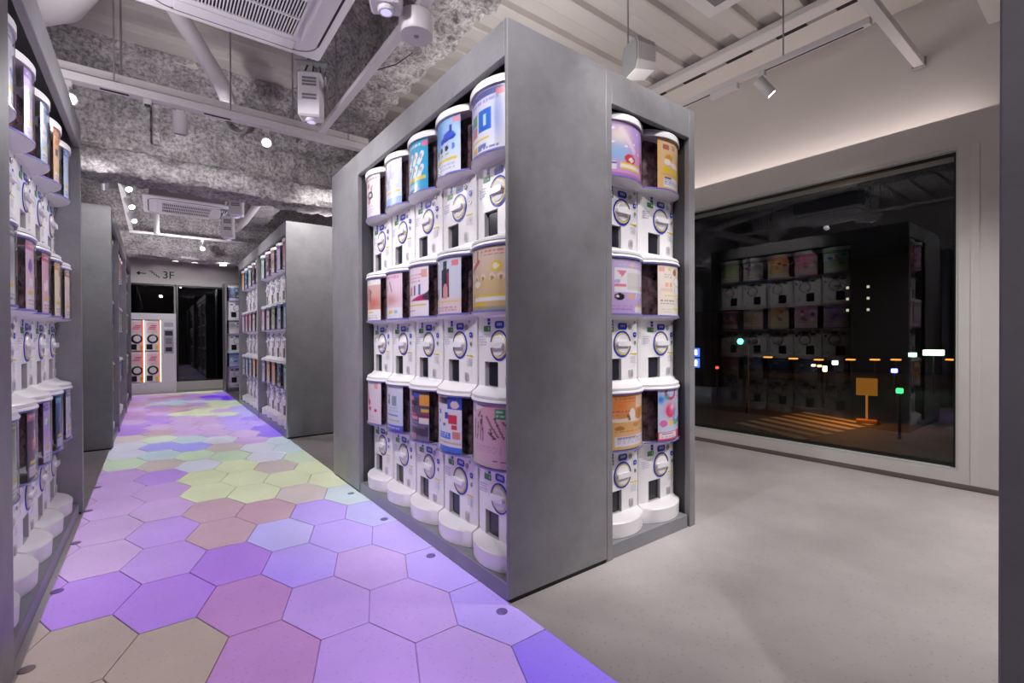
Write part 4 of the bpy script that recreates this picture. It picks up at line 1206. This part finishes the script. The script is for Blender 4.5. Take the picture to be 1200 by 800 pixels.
MB().box(-0.022, 0.022, -0.022, 0.022, -0.035, 0.0, 0.004).build('sensor_box', M['whitem'], tsn)
MB().lathe([(0.014, -0.045), (0.018, -0.035)], None, 12).build('sensor_cap', M['dark'], tsn)
# ---- track along the window bay with one lit head, cross rail to the wall
tw = rail('lighting_track', (3.53, 2.32, 2.93), (3.53, 0.99, 2.93), 0.045, 0.04, 'white lighting track along the window bay with one spotlight', [(0.0, 0.26), (0.5, 0.97)])
hanger(tw, 3.53, 1.50, 2.97, DECK)
cr = rail('cross_rail', (2.6, 0.955, 2.96), (4.44, 0.955, 2.96), 0.06, 0.05, 'white cross rail fixed to the wall above the window', cat='rail')
MB().box(1.82, 1.84, -0.04, 0.04, -0.015, 0.06, 0.004).build('wall_bracket', M['steel'], cr)
hanger(cr, 3.0, 0.955, 3.01, DECK)
spot_head((3.585, 1.60, 2.765), (3.95, 1.25, 2.2), 2.93, 'lit white spotlight on the track by the window')
drv = tag(MB().box(-0.02, 0.02, -0.11, 0.11, -0.045, 0, 0.004).build('track_driver', M['whitem']), 'white driver box clipped under the window bay track', 'driver box')
drv.location = (3.53, 1.93, 2.93)
# ---- slot air diffuser at the top of the window wall
sl = empty('slot_diffuser', (3.96, 2.1, DECK - 0.02), 0, 'long white slot air diffuser along the edge of the ceiling', 'diffuser')
MB().box(-0.11, 0.02, -1.5, 1.6, -0.03, 0.02, 0.004).build('diffuser_frame', M['whitem'], sl)
MB().box(0.02, 0.09, -1.5, 1.6, -0.012, 0.0).build('diffuser_slot', mat('diffuser_grey', srgb(150, 146, 142), 0.6), sl)
for k in range(7):
    MB().box(0.024, 0.086, -1.4 + 0.42 * k, -1.18 + 0.42 * k, -0.016, -0.010).build('diffuser_gap', M['black'], sl)
for yy in (0.3, -0.5): MB().tube([(-0.04, yy, 0), (-0.04, yy, 0.08)], 0.006, 6).build('diffuser_hanger', M['steel'], sl)
# ---- square panel partly in view by the diffuser
sp = empty('ceiling_panel', (2.72, 1.37, 3.38), 0, 'square white framed ceiling panel near the slot diffuser', 'ceiling panel')
MB().box(-0.60, 0.60, -0.60, 0.56, 0.0, 0.03, 0.006).build('panel_frame', M['whitem'], sp)
MB().box(-0.50, 0.50, -0.50, 0.46, -0.006, 0.0).build('panel_face', M['greyfab'], sp)
for sx in (-0.5, 0.5): MB().tube([(sx, 0, 0.03), (sx, 0, 0.1)], 0.006, 6).build('panel_hanger', M['steel'], sp)
# ---- loudspeaker hanging over the big cabinet
SPK = 0.8
ls = empty('loudspeaker', (2.40, 1.93, 2.66), math.radians(-112), 'white wedge loudspeaker with grey face hanging over the big cabinet', 'loudspeaker')
ls.scale = (SPK, SPK, SPK)
b = MB()
prof = [(-0.09, 0.0), (0.09, 0.0), (0.12, 0.06), (0.12, 0.20), (0.09, 0.26), (-0.09, 0.26), (-0.12, 0.20), (-0.12, 0.06)]
n = len(prof)
v = [(x, 0.0, z) for x, z in prof] + [(x * 0.8, 0.17, 0.02 + z * 0.85) for x, z in prof]
b.add(v, [tuple(range(n))[::-1], tuple(range(n, 2 * n))] + [(k, (k + 1) % n, n + (k + 1) % n, n + k) for k in range(n)])
fix_normals(b.build('speaker_box', M['whitem'], ls))
v = [(x * 0.94, -0.008, 0.13 + (z - 0.13) * 0.94) for x, z in prof] + [(x * 0.94, 0.0, 0.13 + (z - 0.13) * 0.94) for x, z in prof]
fix_normals(MB().add(v, [tuple(range(n))[::-1]] + [(k, (k + 1) % n, n + (k + 1) % n, n + k) for k in range(n)]).build('speaker_grille', M['greyfab'], ls))
MB().tube([(-0.14, 0.06, 0.06), (-0.14, 0.06, 0.83)], 0.008, 8).build('hanger_rod', M['steel'], ls)
MB().box(-0.16, -0.115, 0.03, 0.09, 0.03, 0.10, 0.004).build('bracket', M['steel'], ls)

# ---- ceiling cassettes
def cassette(loc, label, size=0.95):
    t = empty('ceiling_cassette', loc, 0, label, 'air conditioner', 'ceiling cassettes')
    s = size / 2
    MB().box(-s, s, -s, s, 0, 0.035, 0.012).build('cassette_panel', M['whitepl'], t)
    MB().box(-s + 0.06, s - 0.06, -s + 0.06, s - 0.06, 0.035, 0.30, 0.01).build('cassette_housing', M['steel'], t)
    g = 0.27
    gr = MB().box(-g, g, -g, g, -0.004, 0.0).build('return_grille', M['black'], t)
    sb = MB()
    for k in range(34):
        x = -g + 0.010 + k * (2 * g - 0.020) / 33
        o = link('grille_slat', SL_ME, gr); o.location = (x, 0, -0.006)
    for yv in (-g, -0.09, 0.09, g):
        MB().box(-g - 0.006, g + 0.006, yv - 0.006, yv + 0.006, -0.013, -0.002).build('grille_bar', M['whitepl'], gr)
    for sx in (-g - 0.006, g + 0.006):
        MB().box(sx - 0.006, sx + 0.006, -g, g, -0.013, -0.002).build('grille_bar', M['whitepl'], gr)
    for k in range(4):
        R = Matrix.Rotation(k * math.pi / 2, 4, 'Z')
        # air outlet: flap between a dark gap and the rounded corner groove
        fo = MB().box(-0.30, 0.30, s - 0.150, s - 0.062, -0.008, 0.0, 0.003).build('outlet_flap', M['whitepl'], t)
        fo.matrix_local = R
        go = MB().box(-0.31, 0.31, s - 0.062, s - 0.048, -0.0025, 0.0).build('outlet_gap', M['dark'], t)
        go.matrix_local = R
        pts = [(s - 0.055 - 0.12 + 0.12 * math.sin(a), s - 0.055 - 0.12 + 0.12 * math.cos(a), -0.001) for a in [math.radians(9 * q) for q in range(11)]]
        co = MB().tube(pts, 0.004, 6).build('corner_groove', M['greyfab'], t)
        co.matrix_local = R
    for sx in (-s + 0.1, s - 0.1):
        for sy in (-s + 0.1, s - 0.1):
            MB().tube([(sx, sy, 0.30), (sx, sy, DECK - loc[2])], 0.006, 6).build('hanger_rod', M['steel'], t)
    return t
SL_ME = MB().box(-0.003, 0.003, -0.268, 0.268, -0.005, 0.003).mesh('grille_slat', M['whitepl'])
cassette((0.39, 2.74, 2.80), 'white square ceiling cassette with slatted grille above the near aisle')
cassette((0.36, 7.95, 2.80), 'white ceiling cassette beyond the sprayed beam')

# ---- ducts and pipes near the cassette
def pipe(name, pts, r, label, m=None, n=16, cat='pipe'):
    o = MB().tube([(p[0] - pts[0][0], p[1] - pts[0][1], p[2] - pts[0][2]) for p in pts], r, n).build(name, m or M['whitem'], None, True)
    o.location = pts[0]
    return tag(o, label, cat)
pipe('drain_pipe', [(-0.02, 3.55, 3.34), (0.06, 3.74, 3.22), (0.43, 4.36, 3.02), (0.49, 4.52, 2.97), (0.515, 4.62, 2.88)], 0.058, 'thick white pipe slanting down past the near cassette')
pipe('air_duct', [(-1.6, 4.42, 3.2), (-0.95, 4.40, 3.2), (-0.72, 4.30, 3.2), (-0.52, 4.08, 3.2), (-0.40, 3.75, 3.2), (-0.36, 3.3, 3.2), (-0.36, 2.9, 3.2)], 0.2, 'fat white air duct curving under the deck beside the pipe', n=24, cat='duct')
# second rail along the aisle edge with sensor, and conduit
ry = rail('lighting_track', (1.055, 3.86, 2.62), (1.055, 0.2, 2.62), 0.05, 0.035, 'white rail along the front edge of the big cabinet')
for yy in (3.5, 2.0): hanger(ry, 1.055, yy, 2.655, DECK)
sn = empty('ceiling_sensor', (1.055, 2.18, 2.515), 0, 'round white sensor drum under the rail', 'sensor')
fix_normals(MB().lathe([(0.080, 0.0), (0.086, 0.008), (0.086, 0.098), (0.080, 0.105)], None, 28).build('sensor_drum', M['whitepl'], sn, True))
fix_normals(MB().lathe([(0.010, -0.004), (0.014, 0.0)], None, 12).build('sensor_eye', M['mgrey'], sn, True))

# ---- projectors
def projector(loc, rz, label, drop):
    """body hanging upright on steel arms, lens looking down"""
    t = empty('projector', loc, rz, label, 'projector', 'floor projectors')
    MB().box(-0.075, 0.075, -0.06, 0.06, 0.0, 0.30, 0.012).build('projector_body', M['whitepl'], t)
    for z0, nn in ((0.20, 3), (0.11, 2)):
        vo = MB()
        for k in range(nn): vo.box(-0.045, 0.045, -0.0625, -0.06, z0 + 0.022 * k, z0 + 0.022 * k + 0.014)
        vo.build('vent', M['greyfab'], t)
    fix_normals(MB().lathe([(0.034, -0.02), (0.040, -0.012), (0.040, 0.004)], Matrix.Translation((0.0, 0.0, 0)), 20).build('lens_ring', M['whitepl'], t, True))
    MB().lathe([(0.026, -0.021), (0.026, -0.019)], None, 16).build('lens', M['lens'], t)
    for sx in (-0.09, 0.085):
        MB().tube([(sx, 0.03 + 0.018 * (-1) ** k, 0.16 + 0.048 * k) for k in range(6)], 0.008, 6).build('bracket_arm', M['steel'], t)
    MB().box(-0.10, 0.10, 0.0, 0.06, 0.39, 0.405, 0.003).build('bracket_plate', M['steel'], t)
    MB().tube([(0, 0.03, 0.405), (0, 0.03, drop)], 0.012, 8).build('drop_pole', M['steel'], t)
    for k in range(3):
        MB().tube([(-0.03 + 0.03 * k, 0.03, 0.30), (-0.05 + 0.05 * k, 0.06, 0.36), (0.0 + 0.02 * k, 0.02, 0.44), (0.01, 0.05, 0.55)], 0.006, 6).build('cable', M['dark'], t)
    return t
for (p, a, b2), lab, rz in zip(PROJ_POS, ['white projector above the near end of the aisle, its lens glowing violet', 'white projector hanging beside the near cassette with dark vents', 'white projector hanging beyond the sprayed beam next to the far cabinet', 'white projector hanging at the far end of the aisle'], (-0.5, -0.45, -0.3, -0.3)):
    projector((p[0], p[1], p[2] - 0.10), rz, lab, DECK - p[2] + 0.10)

# ---- far spotlights and pipework beyond the beam
fr = rail('lighting_track', (-0.28, 6.0, 2.66), (-0.28, 9.4, 2.66), 0.05, 0.035, 'white lighting track above the long far cabinet')
for yy in (6.3, 9.0): hanger(fr, -0.28, yy, 2.695, DECK)
for yy, lab in ((6.15, 'white spotlight above the near end of the long far cabinet'), (6.95, 'lit spotlight above the first divider of the long far cabinet'), (7.75, 'lit spotlight above the middle bay of the long far cabinet')):
    spot_head((-0.20, yy, 2.52), (0.6, yy - 1.5, 0.8), 2.66, lab)
ft = rail('lighting_track', (-0.3, 9.15, 2.62), (1.2, 9.15, 2.62), 0.05, 0.035, 'white lighting track in front of the bright rear beam', [(0.1, 0.3)])
for xx in (0.0, 1.0): hanger(ft, xx, 9.15, 2.655, DECK)
spot_head((0.62, 9.06, 2.46), (0.5, 6.0, 0.9), 2.62, 'lit spotlight on the track in front of the rear beam')
for k, xx in enumerate((0.28, 0.56, 0.98)):
    o = tag(fix_normals(MB().lathe([(0.05, 0.0), (0.05, 0.012), (0.034, 0.02)], None, 16).build('downlight', M['lamp'] if k == 2 else M['whitem'], None, True)),
            ['small round ceiling light over the floor sign', 'small round ceiling light between the sign and the lit one', 'small lit round ceiling light over the dark glass'][k], 'downlight', 'round lights under the rear beam')
    o.location = (xx, 9.85, 2.325)
pipe('conduit', [(0.55, 5.95, 2.7), (0.9, 6.1, 2.74), (1.05, 6.5, 2.72), (1.08, 8.0, 2.76), (1.08, 8.9, 2.80)], 0.045, 'white bent pipe running along above the far cabinet')
pipe('conduit', [(-0.52, 6.0, 2.80), (-0.42, 6.5, 2.80), (-0.46, 7.2, 2.78), (-0.40, 7.6, 2.9)], 0.05, 'grey pipe curling above the long far cabinet', M['steel'])
pipe('drop_pipe', [(0.03, 8.75, 2.86), (0.03, 8.75, 2.56)], 0.035, 'short white drop pipe beside the far cassette')
# ---- stub pipes on the sprayed beam
pipe('stub_pipe', [(0.02, 5.16, 3.04), (0.02, 5.16, 2.70)], 0.03, 'short grey stub pipe on the sprayed beam', M['spray'])
pipe('pipe_ring', [(0.62 + 0.09 * math.cos(a), 5.10, 3.02 + 0.08 * math.sin(a)) for a in [math.pi + math.pi * q / 10 for q in range(11)]], 0.018, 'looped dark pipe on the sprayed beam behind the track', M['greyfab'], 8)
pipe('hanging_cable', [(1.2, 3.3, 2.95), (1.22, 3.2, 2.86), (1.3, 3.0, 2.84), (1.38, 2.9, 2.90)], 0.004, 'thin dark cable drooping below the sprayed beam', M['dark'], 6, 'cable')

# ================================================================== FLOOR SIGN AND WHITE VENDING CABINET AT THE END
sg = empty('floor_sign', (0.12, 11.448, 2.2), 0, 'black arrow, stair symbol and 3F lettering on the pale bulkhead', 'sign')
def text(body, size, x, z, parent, m, depth=0.004, align='LEFT'):
    cu = bpy.data.curves.new('lettering', 'FONT')
    cu.body = body; cu.size = size; cu.extrude = depth; cu.align_x = align
    o = bpy.data.objects.new('lettering', cu)
    COL.objects.link(o)
    o.rotation_euler = (math.pi / 2, 0, 0)
    dg = bpy.context.evaluated_depsgraph_get()
    me = bpy.data.meshes.new_from_object(o.evaluated_get(dg))
    bpy.data.objects.remove(o); bpy.data.curves.remove(cu)
    me.transform(Matrix.Rotation(math.pi / 2, 4, 'X'))
    me.materials.clear(); me.materials.append(m)
    n = link('lettering', me, parent)
    n.location = (x, 0, z)
    return n
text('3F', 0.20, 0.0, 0.0, sg, M['ink'])
b = MB().box(-0.37, -0.25, -0.004, 0.0, 0.066, 0.082)
b.add([(-0.40, -0.004, 0.074), (-0.345, -0.004, 0.115), (-0.345, -0.004, 0.033), (-0.40, 0, 0.074), (-0.345, 0, 0.115), (-0.345, 0, 0.033)], [(0, 1, 2), (3, 5, 4), (0, 3, 4, 1), (0, 2, 5, 3), (1, 4, 5, 2)])
b.build('arrow', M['ink'], sg)
b = MB()
for k in range(4): b.box(-0.20 + 0.035 * k, -0.165 + 0.035 * k + 0.012, -0.004, 0, 0.115 - 0.03 * k, 0.127 - 0.03 * k).box(-0.165 + 0.035 * k, -0.153 + 0.035 * k, -0.004, 0, 0.085 - 0.03 * k, 0.127 - 0.03 * k)
b.build('stair_symbol', M['ink'], sg)

kx0, kx1, ky, kz = -0.42, 0.325, 11.15, 1.50
ks = empty('vending_cabinet', (-0.05, 11.3, 0), 0, 'white lit vending cabinet with four dials at the end of the aisle', 'vending cabinet')
def kp(name, x0, x1, y0, y1, z0, z1, m, c=0.003, par=None):
    return MB().box(x0 + 0.05, x1 + 0.05, y0 - 11.3, y1 - 11.3, z0, z1, c).build(name, m, par or ks)
kp('cabinet_back', kx0, kx1, ky + 0.20, 11.44, 0.0, kz, M['whitepl'])
kp('header', kx0, kx1, ky, ky + 0.20, 1.38, kz, M['whitepl'])
kp('base_panel', kx0, kx1, ky, ky + 0.20, 0.0, 0.20, M['whitepl'])
kp('control_column', 0.10, kx1, ky, ky + 0.20, 0.20, 1.38, M['whitepl'])
kp('control_column', kx0, kx0 + 0.04, ky, ky + 0.20, 0.20, 1.38, M['whitepl'])
cp = kp('control_panel', 0.135, 0.285, ky - 0.006, ky, 0.74, 1.20, M['mgrey'])
kp('coin_screen', 0.150, 0.27, ky - 0.009, ky - 0.006, 1.08, 1.17, M['dark'], 0.0, cp)
kp('keypad', 0.16, 0.26, ky - 0.009, ky - 0.006, 0.92, 1.04, M['greyfab'], 0.0, cp)
kp('bill_slot', 0.16, 0.26, ky - 0.010, ky - 0.006, 0.78, 0.86, M['dark'], 0.0, cp)
kp('header_plate', 0.14, 0.28, ky - 0.004, ky, 1.25, 1.33, M['mgrey'], 0.0)
tube_w = emis('lit_tube_white', srgb(255, 248, 240), 1.6)
tube_o = emis('lit_tube_orange', srgb(255, 104, 40), 0.9)
for xx in (-0.165, 0.082):
    kp('lit_tube', xx - 0.009, xx + 0.009, ky - 0.004, ky + 0.03, 0.21, 1.37, tube_w, 0.0)
    kp('lit_tube', xx - 0.026, xx - 0.014, ky - 0.002, ky + 0.03, 0.21, 1.37, tube_o, 0.0)
red = mat('red_print', srgb(206, 60, 90), 0.4)
for xc in (-0.278, -0.045):
    for zb in (0.21, 0.80):
        u = kp('dial_unit', xc - 0.10, xc + 0.10, ky + 0.04, ky + 0.19, zb, zb + 0.565, M['mbody'], 0.004)
        kp('label_card', xc - 0.085, xc + 0.085, ky + 0.034, ky + 0.04, zb + 0.33, zb + 0.53, mat('pale_pink_card', srgb(236, 206, 216), 0.4), 0.0, u)
        for q in range(3): kp('red_lettering', xc - 0.06 + 0.02 * q, xc + 0.05 + 0.01 * q, ky + 0.032, ky + 0.034, zb + 0.40 + 0.03 * q, zb + 0.415 + 0.03 * q, red, 0.0, u)
        A = Matrix.Translation((xc + 0.05 + 0.01, ky + 0.04 - 11.3, zb + 0.22)) @ RY
        fix_normals(MB().lathe([(0.085, 0.0), (0.085, 0.02), (0.06, 0.03)], A, 24).build('dial_surround', M['dark'], u, True))
        fix_normals(MB().lathe([(0.055, 0.02), (0.055, 0.05), (0.045, 0.06)], A, 20).build('dial_knob', M['mknob'], u, True))
        kp('chute_door', xc - 0.085, xc + 0.005, ky + 0.034, ky + 0.04, zb + 0.02, zb + 0.12, M['mdark'], 0.0, u)
        kp('yellow_tag', xc + 0.05, xc + 0.09, ky + 0.034, ky + 0.04, zb + 0.02, zb + 0.10, M['myellow'], 0.0, u)

# ================================================================== NIGHT STREET BELOW THE WINDOW
GZ = -3.0
asph = mat('night_asphalt', srgb(78, 74, 70), 0.8, var=(1.2, 4, 0.15))
road = tag(MB().box(4.6, 140, -60, 120, GZ - 0.2, GZ).build('road', asph), 'dark asphalt road seen through the window', 'road', None, 'structure')
stripe_m = mat('road_paint', srgb(210, 200, 180), 0.7)
for k in range(7):
    o = MB().box(-0.22, 0.22, -1.9, 1.9, 0, 0.006).build('crossing_stripe', stripe_m, road)
    o.location = (21.2 + 0.95 * k, 9.6 - 0.10 * k, GZ)
    o.rotation_euler = (0, 0, math.radians(-24))
def ptl(loc, color, watts):
    l = bpy.data.lights.new('added_street_glow', 'POINT'); l.energy = watts; l.color = color; l.shadow_soft_size = 0.15
    o = bpy.data.objects.new('added_street_glow', l); COL.objects.link(o); o.location = loc
    return o
pole_m = mat('dark_pole', srgb(60, 60, 60), 0.5)
def lamp_post(loc, h, color, label, head=(0.25, 0.12), strength=14.0, watts=0):
    t = empty('street_lamp', (loc[0], loc[1], GZ), 0, label, 'street lamp', 'street lamps outside')
    MB().tube([(0, 0, 0), (0, 0, h)], [0.06, 0.04], 8).build('pole', pole_m, t)
    MB().box(-head[0], head[0], -head[0], head[0], h, h + head[1], 0.02).build('lamp_head', emis('street_glow', color, strength), t)
    if watts: ptl((loc[0], loc[1], GZ + h - 0.2), color, watts)
    return t
OR = srgb(255, 158, 66)
for (x, y, z), lab in (((54.6, 24.8, -1.23), 'orange bollard lamp across the road, nearest the blue shop signs'), ((55.6, 22.6, -1.35), 'orange bollard lamp across the road, second from the shop signs'), ((56.4, 20.4, -1.42), 'orange bollard lamp across the road, third from the shop signs'),
                       ((57.3, 17.8, -1.35), 'orange bollard lamp across the road, before the bus stop sign'), ((57.9, 15.9, -1.31), 'orange bollard lamp across the road, beyond the bus stop sign'), ((58.3, 14.3, -1.27), 'orange bollard lamp across the road, near the blue signal'), ((59.1, 10.4, -1.16), 'orange bollard lamp across the road, last before the window edge')):
    lamp_post((x, y), z - GZ, OR, lab, (0.35, 0.12), 2.0)
lamp_post((44.2, 8.7), 2.7, srgb(226, 255, 226), 'white green shop front lamp far across the road', (0.5, 0.4), 2.5)
lamp_post((37.9, 12.7), 2.1, srgb(240, 250, 240), 'white lamp across the road behind the crossing', (0.14, 0.28), 6.0)
lamp_post((33.0, 11.6), 1.9, srgb(255, 226, 170), 'warm lamp across the road beside the white one', (0.10, 0.35), 5.0)
lamp_post((29.1, 7.2), 2.25, srgb(96, 96, 255), 'blue lit lamp beyond the bus stop sign', (0.11, 0.2), 12.0)
lamp_post((23.3, 5.6), 1.8, srgb(60, 200, 110), 'small green lit lamp beside the bus stop sign', (0.10, 0.2), 3.0)
lamp_post((40.5, 14.6), 1.75, srgb(255, 214, 150), 'small warm lamp across the road, between crossing and shop signs', (0.12, 0.16), 3.0)
lamp_post((41.0, 15.2), 1.75, srgb(255, 236, 210), 'small pale lamp across the road beside the warm one', (0.12, 0.16), 3.0)
lamp_post((30.5, 17.2), 1.9, srgb(255, 70, 50), 'small red lamp beside the blue shop signs', (0.08, 0.16), 3.0)
lamp_post((43.0, 9.6), 2.6, srgb(170, 255, 190), 'small green lamp beside the white shop front lamp', (0.2, 0.3), 3.0)
# bus stop sign
bs = empty('bus_stop_sign', (26.4, 7.56, GZ), math.radians(-74), 'orange lit bus stop sign on a pole by the crossing', 'street sign')
MB().tube([(0, 0, 0), (0, 0, 1.6)], 0.045, 8).build('pole', emis('sign_pole_glow', OR, 0.35), bs)
MB().box(-0.40, 0.40, -0.05, 0.05, 1.30, 2.10, 0.02).build('sign_panel', emis('sign_amber', srgb(255, 160, 50), 0.24), bs)
MB().box(-0.40, 0.40, -0.25, 0.25, 0.0, 0.18, 0.03).build('sign_base', mat('sign_base', srgb(190, 140, 80), 0.7), bs)
ptl((25.6, 8.1, GZ + 2.0), OR, 170)  # added orange point light beside the sign, brightening the crossing
# traffic signal
ts = empty('traffic_signal', (25.1, 12.45, GZ), math.radians(-63), 'traffic signal showing green beyond the crossing', 'traffic signal')
MB().tube([(0, 0, 0), (0, 0, 4.1)], [0.08, 0.06], 8).build('pole', pole_m, ts)
MB().box(-0.55, 0.55, -0.12, 0.12, 3.62, 4.0, 0.05).build('signal_housing', pole_m, ts)
for k, (c, s) in enumerate(((srgb(60, 255, 190), 18.0), (srgb(60, 50, 20), 0.05), (srgb(60, 20, 20), 0.05))):
    MB().lathe([(0.14, 0.12), (0.12, 0.15)], Matrix.Translation((-0.35 + 0.35 * k, 0, 3.81)) @ RY, 14).build('signal_lens', emis('signal_%d' % k, c, s), ts)
# shop with blue and white signs, dark buildings
sh = empty('shop_building', (36.0, 22.0, GZ), math.radians(-59), 'low dark shop with blue and white lit signs across the road', 'building')
MB().box(-6, 3.0, 0, 5, 0, 4.0).build('shop_wall', mat('dark_facade', srgb(40, 40, 44), 0.8), sh)
for z0, z1 in ((2.45, 3.15), (1.55, 2.3)):
    s_ = MB().box(-1.2, 0.15, -0.1, 0.0, z0, z1).build('shop_sign', emis('blue_sign', srgb(90, 130, 255), 1.5), sh)
    MB().box(-1.0, -0.6, -0.12, -0.1, z0 + 0.15, z1 - 0.15).build('sign_symbol', emis('white_sign', srgb(235, 240, 255), 7.0), s_)
    MB().box(-0.45, -0.05, -0.12, -0.1, z0 + 0.15, z1 - 0.15).build('sign_symbol', emis('white_sign', srgb(235, 240, 255), 7.0), s_)
MB().box(-1.1, -0.6, -0.1, 0.0, 0.9, 1.25).build('red_lamp', emis('red_sign', srgb(255, 90, 80), 1.5), sh)
bd = mat('night_building', srgb(34, 35, 40), 0.9)
lw = emis('lit_window', srgb(255, 240, 200), 0.7)
for (x, y, w, d, h, rz, lab) in ((64, 20, 16, 10, 13, -72, 'dark apartment block with a few lit windows across the road'), (66, 42, 18, 10, 8, -58, 'low dark building behind the shop signs'), (68, 2, 16, 10, 10, -88, 'dark building beyond the white shop lamp')):
    t = empty('far_building', (x, y, GZ), math.radians(rz), lab, 'building')
    MB().box(-w / 2, w / 2, 0, d, 0, h).build('building_wall', bd, t)
    if h == 13:
        for i in range(2):
            for j in range(3): MB().box(-0.3 + 1.9 * i, -0.05 + 1.9 * i, -0.05, 0.0, 7.0 + 1.3 * j, 7.28 + 1.3 * j).build('window', lw, t)
